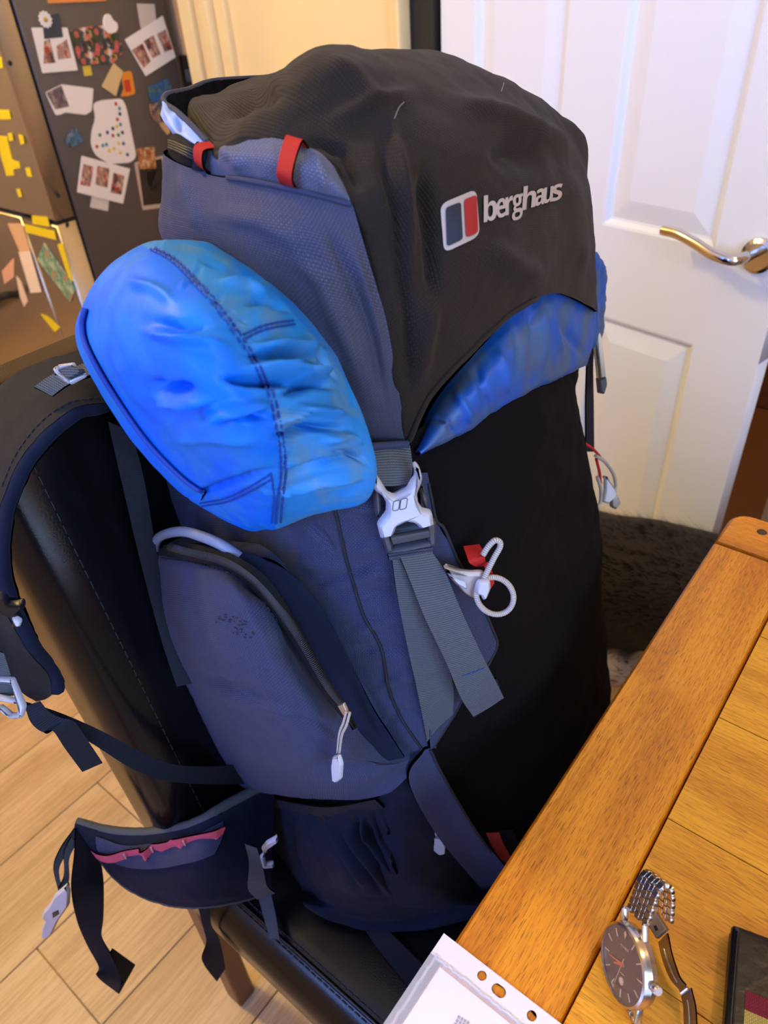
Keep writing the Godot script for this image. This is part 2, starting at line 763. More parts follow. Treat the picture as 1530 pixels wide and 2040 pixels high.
func make_materials() -> void:
	make_weave()
	T.leather = noise_bump(0.06, 3, 5.0, true)
	T.crease = noise_bump(0.02, 8, 6.0)
	T.fine = noise_bump(0.12, 4, 3.0)
	M.black = woven(Color(0.165, 0.12, 0.078), 0.78, 0.9, 0.25)
	M.pad = woven(Color(0.15, 0.13, 0.12), 0.85, 0.4, 0.2, "weave", 2.5)
	M.body_black = woven(Color(0.08, 0.068, 0.072), 0.9, 0.7, 0.0)
	M.body_black.metallic_specular = 0.2
	M.slate = woven(Color(0.265, 0.285, 0.41), 0.8, 0.9, 0.15)
	M.slate_lid_lit = woven(Color(0.33, 0.335, 0.42), 0.8, 0.9, 0.15)  # same slate made lighter, for light falling on the upturned lid side
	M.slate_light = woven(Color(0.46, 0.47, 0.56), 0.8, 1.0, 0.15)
	M.navy = woven(Color(0.04, 0.09, 0.205), 0.85, 0.5, 0.1, "weave", 2.0)
	M.mesh_navy = woven(Color(0.035, 0.085, 0.195), 0.8, 0.4, 0.1, "weave", 3.0)
	M.hem = woven(Color(0.30, 0.30, 0.36), 0.8, 0.8, 0.1, "rib", 2.0)
	M.webbing = woven(Color(0.36, 0.38, 0.40), 0.65, 1.0, 0.1, "rib", 1.6)
	M.webbing_dark = woven(Color(0.10, 0.12, 0.18), 0.65, 0.8, 0.1, "rib", 1.6)
	M.red = woven(Color(0.86, 0.16, 0.13), 0.6, 1.0, 0.0, "rib", 2.2)
	M.pink = woven(Color(1.0, 0.42, 0.52), 0.6, 0.8, 0.0, "rib", 2.0)
	M.blue = plain(Color(1, 1, 1), 0.5, 0.0, 0.35)
	M.blue.albedo_texture = drift(Color(0.0, 0.41, 0.88), Color(0.10, 0.46, 0.82), 0.006, 21)
	M.blue.uv1_scale = Vector3.ONE * 0.12
	M.blue.normal_enabled = true
	M.blue.normal_texture = T.crease
	M.blue.normal_scale = 0.12
	M.blue_dusty = plain(Color(1, 1, 1), 0.55, 0.0, 0.5)
	M.blue_dusty.albedo_texture = drift(Color(0.10, 0.50, 0.82), Color(0.26, 0.50, 0.70), 0.008, 22)
	M.blue_dusty.uv1_scale = Vector3.ONE * 0.12
	M.blue_dusty.normal_enabled = true
	M.blue_dusty.normal_texture = T.crease
	M.blue_dusty.normal_scale = 0.12
	M.blue_band = M.blue_dusty.duplicate()
	M.blue_band.albedo_texture = drift(Color(0.06, 0.31, 0.64), Color(0.22, 0.33, 0.48), 0.008, 25)
	M.pale_blue = plain(Color(0.55, 0.64, 0.80), 0.55)
	M.piping = plain(Color(0.46, 0.50, 0.58), 0.5)
	M.stitch = plain(Color(0.03, 0.22, 0.56), 0.7)
	M.stitch_dark = plain(Color(0.08, 0.08, 0.11), 0.8)
	M.tape = woven(Color(0.09, 0.09, 0.10), 0.8, 0.3, 0.0, "rib", 3.0)
	M.coil = plain(Color(0.10, 0.105, 0.12), 0.55)
	M.buckle = plain(Color(0.74, 0.75, 0.78), 0.38)
	M.buckle_dark = plain(Color(0.27, 0.28, 0.31), 0.45)
	M.buckle_black = plain(Color(0.06, 0.06, 0.07), 0.4)
	M.cord = woven(Color(0.83, 0.79, 0.74), 0.7, 0.8, 0.0, "rib", 1.0)
	M.print = plain(Color(0.66, 0.60, 0.555), 0.65)
	M.print_navy = plain(Color(0.06, 0.09, 0.16), 0.6)
	M.print_red = plain(Color(0.58, 0.09, 0.08), 0.65)
	M.zinc = plain(Color(0.75, 0.76, 0.78), 0.3, 0.9)
	M.leather = mottled(plain(Color(0.045, 0.042, 0.045), 0.22, 0.0, 0.42), T.leather, 14.0, 0.10)
	M.thread = plain(Color(0.10, 0.10, 0.12), 0.55)
	M.dark_wood = plain(Color(0.22, 0.13, 0.08), 0.5)
	M.leg_wood = plain(Color(0.50, 0.36, 0.24), 0.5)
	T.oak = make_wood(11, Color(0.86, 0.55, 0.10), Color(0.75, 0.44, 0.06), Color(0.45, 0.24, 0.03), 0.65)
	T.oak_fine = make_wood(41, Color(0.87, 0.60, 0.12), Color(0.78, 0.50, 0.08), Color(0.50, 0.29, 0.04), 0.5)
	T.laminate = make_wood(71, Color(0.78, 0.66, 0.50), Color(0.68, 0.55, 0.40), Color(0.50, 0.38, 0.26), 0.25)
	for z in [["oak", T.oak, 0.42], ["oak_fine", T.oak_fine, 0.45], ["laminate", T.laminate, 0.42]]:
		var w := plain(Color.WHITE, z[2])
		w.albedo_texture = z[1]
		M[z[0]] = w
	M.gap = plain(Color(0.08, 0.05, 0.03), 0.9)
	M.white_paint = plain(Color(0.88, 0.905, 0.955), 0.42)
	M.cream = plain(Color(0.92, 0.82, 0.60), 0.6)
	M.tan = plain(Color(0.72, 0.58, 0.44), 0.75)
	M.wall = plain(Color(0.78, 0.70, 0.58), 0.85)
	M.hinge_gap_shade = plain(Color(0.07, 0.06, 0.06), 0.7)  # dark tone for the shade inside the hinge gap
	M.ceiling = plain(Color(0.88, 0.86, 0.82), 0.9)
	M.chrome = plain(Color(0.80, 0.78, 0.76), 0.14, 1.0)
	M.fridge_side = plain(Color(0.31, 0.27, 0.245), 0.5)
	M.steel = mottled(plain(Color(0.72, 0.67, 0.60), 0.27, 0.85), T.fine, 3.0, 0.08)
	M.door_edge = plain(Color(0.45, 0.42, 0.40), 0.4, 0.3)
	M.rubber = plain(Color(0.05, 0.045, 0.045), 0.7)
	M.paper = plain(Color(0.88, 0.84, 0.78), 0.7)
	M.yellow = plain(Color(0.90, 0.80, 0.10), 0.6)
	M.lamp_white = plain(Color(0.9, 0.9, 0.88), 0.5)


func _ready() -> void:
	var up := Vector3(-142, 1902, FOCAL).normalized()
	var ahead := (Vector3.FORWARD - up * Vector3.FORWARD.dot(up)).normalized()
	var r := ahead.cross(up)
	VIEW = Basis(Vector3(r.x, up.x, -ahead.x), Vector3(r.y, up.y, -ahead.y), Vector3(r.z, up.z, -ahead.z))
	INV = VIEW.inverse()
	RN = (AF * 0.76 - AL * 0.65).normalized()
	# camera
	var cam := Camera3D.new()
	cam.name = "camera"
	add_child(cam)
	var lens := CameraAttributesPhysical.new()
	lens.frustum_focal_length = 12.0 * FOCAL / 1020.0
	lens.frustum_near = 0.02
	lens.frustum_far = 40.0
	lens.frustum_focus_distance = 0.50
	lens.exposure_aperture = 6.5
	cam.attributes = lens
	cam.transform = Transform3D(VIEW, EYE)
	cam.current = true
	# sky and exposure
	var world := WorldEnvironment.new()
	world.name = "world"
	var e := Environment.new()
	e.background_mode = Environment.BG_SKY
	var sky := ProceduralSkyMaterial.new()
	sky.sky_top_color = Color(0.25, 0.42, 0.75)
	sky.sky_horizon_color = Color(0.55, 0.68, 0.9)
	sky.ground_bottom_color = Color(0.15, 0.17, 0.2)
	sky.ground_horizon_color = Color(0.3, 0.34, 0.4)
	e.sky = Sky.new()
	e.sky.sky_material = sky
	e.background_energy_multiplier = 0.3
	e.tonemap_mode = Environment.TONE_MAPPER_LINEAR
	e.tonemap_exposure = 1.0
	e.sdfgi_enabled = true
	e.ssao_enabled = true
	e.ssil_enabled = true
	world.environment = e
	add_child(world)
	# daylight through the two windows behind the camera: blue dusk from one side, paler light from the other
	for z in [["window_daylight", Vector2(1.1, 0.9), Color(0.48, 0.62, 1.0), 3.6, frame(lfy(-1.27, -0.35, 1.63), -AL)], ["window_daylight_pale", Vector2(1.05, 1.05), Color(0.68, 0.81, 1.0), 5.2, frame(lfy(-0.6, 1.62, 1.5), AF)]]:
		var day := AreaLight3D.new()
		day.name = z[0]
		day.area_size = z[1]
		day.light_color = z[2]
		day.light_energy = z[3]
		day.area_range = 12.0
		day.area_attenuation = 2.0
		day.shadow_enabled = true
		add_child(day)
		day.transform = z[4]
	make_materials()
	build_room()
	build_lamps()
	build_fridge()
	build_table()
	build_chair()
	build_rucksack()
	build_dog()
	build_table_things()
	build_fridge_things()


# ------------------------------------------------------------------ the kitchen
func build_room() -> void:
	struct("floor", slab(-1.4, 1.33, -3.3, 1.7, -0.1, -0.006), M.laminate, "pale laminate floor")
	var fl: Node3D = get_node("floor")
	var flat := Basis(AL, -AF, Vector3.UP)
	var rng := RandomNumberGenerator.new()
	rng.seed = 3
	for row in range(-15, 9):
		var f0 := -0.635 + 0.1785 * row
		var l := -0.7 - rng.randf() * 0.9
		if row == -4:
			l = 0.382 - 1.26
		elif row == -2:
			l = 0.243 - 1.26
		while l < 1.33:
			var l1 := minf(l + 1.26, 1.33)
			var mid := lfy((l + l1) / 2, f0 + 0.0892, -0.004)
			var b := block(Vector3(l1 - l - 0.0012, 0.1773, 0.008), 0.0012, Transform3D(flat, mid), 0.7, Vector2(rng.randf(), rng.randf()))
			part("plank", b, M.laminate, fl)
			l += 1.26
	struct("ceiling", slab(-1.4, 1.45, -3.3, 1.7, 2.42, 2.52), M.ceiling, "white kitchen ceiling")
	# the wall behind the sack, with the doorway
	struct("wall_back", join([slab(1.33, 1.43, -3.3, -1.462, 0, 2.42, 0.0), slab(1.33, 1.43, -1.462, -0.93, 0, 2.42, 0.0), slab(1.33, 1.43, -0.93, -0.163, 2.03, 2.42, 0.0)]), M.tan, "tan kitchen wall behind the fridge")
	struct("wall_right", slab(1.33, 1.43, -0.163, 1.7, 0, 2.42, 0.0), M.tan, "tan wall beyond the white door")
	struct("wall_far", slab(-1.4, 1.43, -3.4, -3.3, 0, 2.42, 0.0), M.wall, "cream wall at the far end of the kitchen")
	struct("wall_near", join([slab(-1.4, -1.2, 1.7, 1.8, 0, 2.42, 0.0), slab(0.0, 1.43, 1.7, 1.8, 0, 2.42, 0.0), slab(-1.2, 0.0, 1.7, 1.8, 0, 0.9, 0.0), slab(-1.2, 0.0, 1.7, 1.8, 2.1, 2.42, 0.0)]), M.wall, "cream wall beyond the table")
	var win2 := struct("window_2", join([slab(-1.2, -1.15, 1.72, 1.78, 0.9, 2.1), slab(-0.05, 0.0, 1.72, 1.78, 0.9, 2.1), slab(-1.15, -0.05, 1.72, 1.78, 0.9, 0.95), slab(-1.15, -0.05, 1.72, 1.78, 2.05, 2.1)]), M.white_paint, "smaller white framed window")
	struct("wall_window", join([slab(-1.4, -1.3, -3.3, -1.15, 0, 2.42, 0.0), slab(-1.4, -1.3, 0.45, 1.7, 0, 2.42, 0.0), slab(-1.4, -1.3, -1.15, 0.45, 0, 0.95, 0.0), slab(-1.4, -1.3, -1.15, 0.45, 2.32, 2.42, 0.0)]), M.wall, "cream wall with the tall window")
	var win := struct("window_1", join([slab(-1.39, -1.33, -1.15, -1.09, 0.95, 2.32), slab(-1.39, -1.33, 0.39, 0.45, 0.95, 2.32), slab(-1.39, -1.33, -1.09, 0.39, 0.95, 1.01), slab(-1.39, -1.33, -1.09, 0.39, 2.26, 2.32), slab(-1.385, -1.335, -0.375, -0.325, 1.01, 2.26)]), M.white_paint, "white framed window")
	var glass := plain(Color(0.95, 0.97, 1.0, 0.06), 0.02)
	glass.transparency = BaseMaterial3D.TRANSPARENCY_ALPHA
	part("pane", slab(-1.364, -1.358, -1.09, -0.375, 1.01, 2.26, 0.0), glass, win)
	part("pane", slab(-1.364, -1.358, -0.325, 0.39, 1.01, 2.26, 0.0), glass, win)
	part("pane", slab(-1.15, -0.05, 1.748, 1.754, 0.95, 2.05, 0.0), glass, win2)
	# hall behind the doorway
	struct("wall_hall", join([slab(2.35, 2.45, -1.6, 0.6, 0, 2.42, 0.0), slab(1.43, 2.45, -1.7, -1.6, 0, 2.42, 0.0), slab(1.43, 2.45, 0.6, 0.7, 0, 2.42, 0.0), slab(1.33, 2.45, -1.7, 0.7, -0.1, -0.006, 0.0), slab(1.43, 2.45, -1.7, 0.7, 2.42, 2.5, 0.0)]), M.tan, "brown hall seen through the gap beside the white door")
	# cream boarding and its mouldings, left of the doorway
	struct("trim_1", slab(1.305, 1.33, -1.462, -1.008, 0.0, 2.42, 0.0), M.cream, "flat cream panel between moulding and dark gap strip")
	struct("trim_2", join([slab(1.285, 1.33, -1.616, -1.572, 0, 2.42, 0.006), slab(1.295, 1.33, -1.572, -1.535, 0, 2.42, 0.008), slab(1.275, 1.33, -1.535, -1.50, 0, 2.42, 0.010), slab(1.29, 1.33, -1.50, -1.462, 0, 2.42, 0.006)]), M.cream, "cream stepped door moulding beside the fridge")
	struct("trim_3", join([slab(1.285, 1.33, -1.008, -0.984, 0, 2.42, 0.004), slab(1.27, 1.33, -0.984, -0.972, 0, 2.42, 0.004)]), M.cream, "narrow cream strip left of the dark gap strip")
	struct("gap_shade_4", slab(1.30, 1.43, -0.972, -0.918, 0, 2.03, 0.002), M.hinge_gap_shade, "strip coloured dark for the shaded gap at the door hinge")  # solid strip whose dark colour stands for shade in the gap
	struct("trim_5", slab(1.40, 1.44, -0.163, -0.12, 0, 2.03, 0.002), M.tan, "door frame beyond the free edge of the white door")
	build_door()
	var sw := thing("light_switch", "dark grey switch plate on the tan wall right of the fridge", "light switch", lfy(1.32, -1.665, 1.03))
	var fr := frame(ol(381, 150, 1.328), -AL)
	part("switch_plate", plate(rounded(rect(-0.026, -0.043, 0.026, 0.043), 0.004), 0.008, 0.002, fr), plain(Color(0.20, 0.18, 0.17), 0.35, 0.4), sw)
	part("rocker", plate(rounded(rect(-0.009, -0.014, 0.009, 0.014), 0.002), 0.012, 0.002, fr), M.buckle_dark, sw)


func build_door() -> void:
	var hinge := lfy(1.311, -0.909, 0.0)
	var free := lfy(1.173, -0.215, 0.0)
	var x := (free - hinge).normalized()
	var wide := hinge.distance_to(free)
	var fr := Transform3D(Basis(x, Vector3.UP, x.cross(Vector3.UP)), hinge)
	var door := Node3D.new()
	door.name = "door_1"
	add_child(door)
	door.position = hinge
	door.set_meta("kind", "structure")
	door.set_meta("label", "white panelled door standing ajar with a chrome lever")
	# rails and stiles are what the panels leave over
	var xs := [0.0, wide - 0.624, wide - 0.422, wide - 0.317, wide - 0.110, wide]
	var ys := [0.008, 0.20, 0.690, 0.847, 1.36, 1.46, 1.86, 1.985]
	var body := []
	for i in 5:
		for j in 7:
			var panel := i % 2 == 1 and j % 2 == 1
			if not panel:
				body.append(block(Vector3(xs[i + 1] - xs[i], ys[j + 1] - ys[j], 0.035), 0.0, fr * Transform3D(Basis(), Vector3((xs[i] + xs[i + 1]) / 2, (ys[j] + ys[j + 1]) / 2, -0.0175))))
	part("rails", join(body), M.white_paint, door)
	for i in [1, 3]:
		for j in [1, 3, 5]:
			part("panel", moulded(xs[i], ys[j], xs[i + 1], ys[j + 1], fr), M.white_paint, door)
	# lever
	var at := fr * Vector3(wide - 0.047, 0.857, 0.0)
	var rose_at := fr.translated_local(Vector3(wide - 0.040, 0.853, 0.0))
	var z := fr.basis.z
	var lever := part("lever_handle", tube([at + z * 0.008, at + z * 0.035, at + z * 0.052 - x * 0.008 + Vector3(0, -0.001, 0), at + z * 0.057 - x * 0.035 + Vector3(0, 0.003, 0), at + z * 0.055 - x * 0.065 + Vector3(0, 0.012, 0), at + z * 0.052 - x * 0.098 + Vector3(0, 0.019, 0), at + z * 0.05 - x * 0.125 + Vector3(0, 0.0195, 0)], 0.0095, 40, 14, 0.8), M.chrome, door, "chrome lever handle")
	part("rose", lathe([Vector2(0.0, 0.010), Vector2(0.020, 0.010), Vector2(0.025, 0.007), Vector2(0.026, 0.0)], rose_at), M.chrome, lever)

# a panel of a moulded door: a sloping recess, a flat, a long slope up to the field
func moulded(x0: float, y0: float, x1: float, y1: float, fr: Transform3D) -> ArrayMesh:
	var st := SurfaceTool.new()
	st.begin(Mesh.PRIMITIVE_TRIANGLES)
	var steps := [[0.0, 0.0], [0.004, -0.0015], [0.010, -0.008], [0.014, -0.009], [0.042, -0.003], [0.046, -0.0022]]
	for k in steps.size():
		var d: float = steps[k][0]
		var z: float = steps[k][1]
		var a := [Vector3(x0 + d, y0 + d, z), Vector3(x1 - d, y0 + d, z), Vector3(x1 - d, y1 - d, z), Vector3(x0 + d, y1 - d, z)]
		if k == steps.size() - 1:
			for c in [0, 2, 1, 0, 3, 2]:
				st.set_normal(fr.basis.z)
				st.set_uv(Vector2.ZERO)
				st.add_vertex(fr * a[c])
			break
		var d2: float = steps[k + 1][0]
		var z2: float = steps[k + 1][1]
		var b := [Vector3(x0 + d2, y0 + d2, z2), Vector3(x1 - d2, y0 + d2, z2), Vector3(x1 - d2, y1 - d2, z2), Vector3(x0 + d2, y1 - d2, z2)]
		for i in 4:
			var j := (i + 1) % 4
			var q := [a[i], a[j], b[j], b[i]]
			var n: Vector3 = (q[1] - q[0]).cross(q[2] - q[1]).normalized()
			for c in [0, 2, 1, 0, 3, 2]:
				st.set_normal(fr.basis * n)
				st.set_uv(Vector2.ZERO)
				st.add_vertex(fr * q[c])
	return st.commit()


func build_lamps() -> void:
	for z in [["round ceiling lamp above the dining chair", 0.0, -1.5, 28.0, Color(1.0, 0.88, 0.54), 0.14], ["round ceiling lamp in front of the fridge", -0.05, -2.4, 19.0, Color(1.0, 0.85, 0.46), 0.14], ["round ceiling lamp over the far end of the oak table", 0.75, 0.5, 7.0, Color(1.0, 0.86, 0.56), 0.16], ["unseen round lamp added to light the hall", 1.9, -0.3, 4.0, Color(1.0, 0.78, 0.5), 0.12]]:  # the hall one is unseen, added to brighten the gap beside the door
		var at := lfy(z[1], z[2], 2.42)
		var lamp := thing("ceiling_lamp", z[0], "ceiling lamp", at)
		part("lamp_base", lathe([Vector2(0.0, 0.0), Vector2(z[5] + 0.01, 0.0), Vector2(z[5] + 0.01, 0.03), Vector2(z[5], 0.03)], frame(at, Vector3.DOWN, AF)), M.lamp_white, lamp)
		var g := plain(Color(1, 0.95, 0.85), 0.4)
		g.emission_enabled = true
		g.emission = z[4]
		g.emission_energy_multiplier = 3.0
		part("lamp_shade", lathe([Vector2(z[5], 0.03), Vector2(z[5] * 0.95, 0.055), Vector2(z[5] * 0.7, 0.085), Vector2(z[5] * 0.35, 0.1), Vector2(0.0, 0.104)], frame(at, Vector3.DOWN, AF)), g, lamp)
		var bulb := OmniLight3D.new()
		bulb.name = "lamp_glow"
		lamp.add_child(bulb, true)
		bulb.position = Vector3(0, -0.16, 0)
		bulb.light_color = z[4]
		bulb.light_energy = z[3] * 0.05
		bulb.light_size = z[5] * 0.6
		bulb.omni_range = 12.0
		bulb.omni_attenuation = 2.0
		bulb.shadow_enabled = true


func build_fridge() -> void:
	var fs := -1.678
	var at := lfy(1.1, -2.05, 0.0)
	var fr := thing("fridge", "tall steel fridge freezer with papers stuck on its dark side", "fridge", at)
	part("cabinet", slab(0.933, 1.30, -2.5, fs, 0.03, 1.84, 0.004), M.fridge_side, fr, "dark brown fridge side")
	part("foot", slab(0.97, 1.26, -2.46, fs - 0.04, 0.0, 0.03), M.rubber, fr)
	var split := AF.dot(ol(86, 560, 0.875))
	for d in [[-2.5, fs, 0.797, 1.84], [split + 0.003, fs, 0.07, 0.787], [-2.5, split - 0.003, 0.07, 0.787]]:
		var door := part("door", slab(0.875, 0.927, d[0], d[1], d[2], d[3], 0.004), M.steel, fr)
		part("seal", slab(0.926, 0.934, d[0] + 0.008, d[1] - 0.008, d[2] + 0.008, d[3] - 0.008, 0.0), M.rubber, door)
	for c in [[20, 126], [116, 390], [134, 447]]:
		part("screw_cap", lathe([Vector2(0, 0.0015), Vector2(0.004, 0.0012), Vector2(0.005, 0)], frame(of(c[0], c[1], fs), AF), 14), M.rubber, fr)
	part("hinge_block", slab(0.88, 0.93, fs - 0.05, fs - 0.004, 0.787, 0.797, 0.001), M.rubber, fr)
	var h1 := ol(2, 592, 0.835)
	part("handle", tube([ol(-60, 640, 0.87), ol(-45, 625, 0.84), h1, ol(34, 586, 0.875)], 0.010, 20, 10), M.rubber, fr, "black curved handle")


func build_table() -> void:
	var t := thing("dining_table", "orange oak dining table with a breadboard end", "table", lfy(0.2, 0.3, 0))
	var along := Basis(AL, -AF, Vector3.UP)
	var across := Basis(AF, AL, Vector3.UP)
	var y := 0.755
	var rail := block(Vector3(1.10, 0.070, 0.030), 0.0035, Transform3D(along, lfy(0.607 - 0.55, -0.072, y)), 0.26, Vector2(0.2, 0.37))
	part("rail", rail, M.oak, t)
	part("rail", block(Vector3(1.10, 0.070, 0.030), 0.0035, Transform3D(along, lfy(0.607 - 0.55, 0.758, y)), 0.26, Vector2(0.6, 0.1)), M.oak, t)
	var eo := []
	for c in rounded(rect(-0.107, 0.6075, 0.793, 0.668), 0.022, 6):
		eo.append(c)
	# only the outer corners are rounded
	var poly := [Vector2(-0.107, 0.6075), Vector2(0.793, 0.6075)]
	for c in eo:
		if c.y > 0.635:
			poly.append(c)
	var ends := Transform3D(across, Vector3(0, 0.740, 0))
	poly.sort_custom(func(a, b): return (a - Vector2(0.34, 0.62)).angle() < (b - Vector2(0.34, 0.62)).angle())
	part("breadboard_end", plate(poly, 0.030, 0.0035, ends, 0.26, Vector2(0.1, 0.77)), M.oak, t)
	part("breadboard_end", block(Vector3(0.9, 0.06, 0.030), 0.0035, Transform3D(across, lfy(-0.524, 0.343, y)), 0.30), M.oak, t)
	var l := -0.492
	var k := 0
	while l < 0.60:
		var b := block(Vector3(0.758, 0.0998, 0.028), 0.0005, Transform3D(across, lfy(l + 0.05, 0.343, y)), 0.32, Vector2(0.31 * k, 0.17 * k))
		part("board", b, M.oak_fine, t)
		l += 0.1
		k += 1
	part("underlay", slab(-0.54, 0.65, -0.09, 0.77, 0.735, 0.742, 0.0), M.gap, t)
	part("peg", lathe([Vector2(0, 0.0006), Vector2(0.0042, 0.0006), Vector2(0.0048, 0.0)], Transform3D(across, oy(1518, 1060, 0.770)), 16), M.dark_wood, t)
	part("apron", join([slab(-0.46, 0.58, -0.05, -0.025, 0.65, 0.735), slab(-0.46, 0.58, 0.71, 0.735, 0.65, 0.735), slab(0.56, 0.585, -0.05, 0.735, 0.65, 0.735), slab(-0.47, -0.445, -0.05, 0.735, 0.65, 0.735)]), M.oak, t)
	for c in [[0.555, -0.02], [0.555, 0.70], [-0.44, -0.02], [-0.44, 0.70]]:
		part("leg", slab(c[0] - 0.03, c[0] + 0.03, c[1] - 0.03, c[1] + 0.03, 0.0, 0.735, 0.004), M.oak, t)


func build_chair() -> void:
	var c := thing("dining_chair", "black leather dining chair holding the rucksack", "chair", lfy(0.36, -0.28, 0))
	var b := Basis(AL, Vector3.UP, AL.cross(Vector3.UP))
	var seat := part("seat", puffed(roundbox(Vector3(0.45, 0.095, 0.47), 0.035, Transform3D(), 30), Transform3D(b, lfy(0.36, -0.265, 0.4225))), M.leather, c)
	for z in [0.1575, 0.1665]:
		var pts := []
		var nn := []
		var drop := sqrt(0.035 * 0.035 - pow(maxf(0.17 - z, 0.0), 2))
		var sag := 0.02 * pow((0.36 - z) / 0.225, 4)
		for k in 300:
			pts.append(lfy(z, -0.46 + 0.40 * k / 299.0, 0.4356 + drop - sag))
			nn.append((Vector3.UP * drop - AL * (0.17 - z)).normalized())
		part("stitching", stitches(pts, nn, 0.0052, 0.0016, 0.0007), M.thread, seat)
	part("piping", tube([lfy(0.162, -0.465, 0.4568), lfy(0.162, -0.06, 0.4568)], 0.0024, 4, 8), M.leather, seat)
	var lean := Basis(AL, 0.15)
	var bb := lean * Basis(AL, Vector3.UP, AL.cross(Vector3.UP))
	# leans away from the table
	if (bb.y).dot(AF) > 0:
		bb = Basis(AL, -0.15) * Basis(AL, Vector3.UP, AL.cross(Vector3.UP))
	var mid := lfy(0.36, -0.478, 0.72)
	var back := part("backrest", roundbox(Vector3(0.45, 0.60, 0.095), 0.030, Transform3D(bb, mid)), M.leather, c)
	var front := bb.z * (1.0 if bb.z.dot(AF) > 0 else -1.0)
	var pts := []
	var nn := []
	for k in 200:
		pts.append(mid + front * 0.0478 - AL * 0.188 + bb.y * (0.26 - 0.52 * k / 199.0))
		nn.append(front)
	part("stitching", stitches(pts, nn, 0.005, 0.003, 0.0006), M.thread, back)
	for z in [[0.165, -0.50], [0.555, -0.50], [0.165, -0.065], [0.555, -0.065]]:
		part("leg", slab(z[0] - 0.015, z[0] + 0.015, z[1] - 0.015, z[1] + 0.015, 0.0, 0.40, 0.003), M.leg_wood, c)
	part("seat_rail", slab(0.15, 0.57, -0.48, -0.05, 0.345, 0.385, 0.002), M.dark_wood, c)

# the top of a cushion falls away towards its sides
func puffed(m: ArrayMesh, at: Transform3D) -> ArrayMesh:
	var a := m.surface_get_arrays(0)
	var v: PackedVector3Array = a[Mesh.ARRAY_VERTEX]
	var n: PackedVector3Array = a[Mesh.ARRAY_NORMAL]
	for k in v.size():
		var top := clampf(v[k].y / 0.0475 * 0.5 + 0.5, 0, 1)
		var x := v[k].x / 0.225
		n[k] = (at.basis * Vector3(n[k].x + n[k].y * top * 0.08 * x * x * x / 0.225, n[k].y, n[k].z).normalized())
		v[k].y -= 0.02 * pow(absf(x), 4) * top
		v[k] = at * v[k]
	return mesh_from(v, n, a[Mesh.ARRAY_TEX_UV], a[Mesh.ARRAY_INDEX])


# ------------------------------------------------------------------ the rucksack
var sack: Node3D
var front: Sheet
var side: Sheet
var lid: Sheet
var lid_side: Sheet
var pouch: Sheet
var pocket: Sheet
var base: Sheet

# depth of the sack's front edge at a height in the picture
func edge(v: float) -> Vector3:
	var vs := [400.0, 640.0, 880.0, 1000.0, 1200.0, 1500.0, 1640.0, 1770.0, 1900.0]
	var us := [700.0, 770.0, 812.0, 832.0, 842.0, 855.0, 900.0, 950.0, 1000.0]
	var fs := [-0.232, -0.222, -0.218, -0.213, -0.2, -0.195, -0.19, -0.185, -0.18]
	for k in 8:
		if v <= vs[k + 1]:
			var t := clampf((v - vs[k]) / (vs[k + 1] - vs[k]), 0, 1)
			return of(lerpf(us[k], us[k + 1], t), v, lerpf(fs[k], fs[k + 1], t))
	return of(1000, 1900, -0.18)

# a point hanging off metres in front of the front edge
func er(u: float, v: float, off := 0.0) -> Vector3:
	return on(u, v, RN, edge(v).dot(RN) + off)

func ers(list: Array, off: float) -> Array:
	var out := []
	for c in px(list):
		out.append(er(c.x, c.y, off))
	return out

func row_f(list: Array) -> Array:      # u, v, f triples
	var out := []
	for k in range(0, list.size(), 3):
		out.append(of(list[k], list[k + 1], list[k + 2]))
	return out

func row_l(list: Array) -> Array:      # u, v, l triples
	var out := []
	for k in range(0, list.size(), 3):
		out.append(ol(list[k], list[k + 1], list[k + 2]))
	return out

# the cloth goes on round the far side, out of sight
func wrap_far(rows: Array, deep := 0.09) -> Array:
	for r in rows:
		var p: Vector3 = r[-1]
		r.append(p - AF * deep * 0.5 + AL * 0.004)
		r.append(p - AF * deep * 1.6 - AL * 0.004)
	return rows

func build_rucksack() -> void:
	sack = thing("rucksack", "large black and slate rucksack with blue side pouch standing on the leather chair", "backpack", lfy(0.40, -0.30, 0.475))
	build_body()
	build_lid()
	build_pouch()
	build_pocket()
	build_base()
	build_front_strap()
	build_harness()


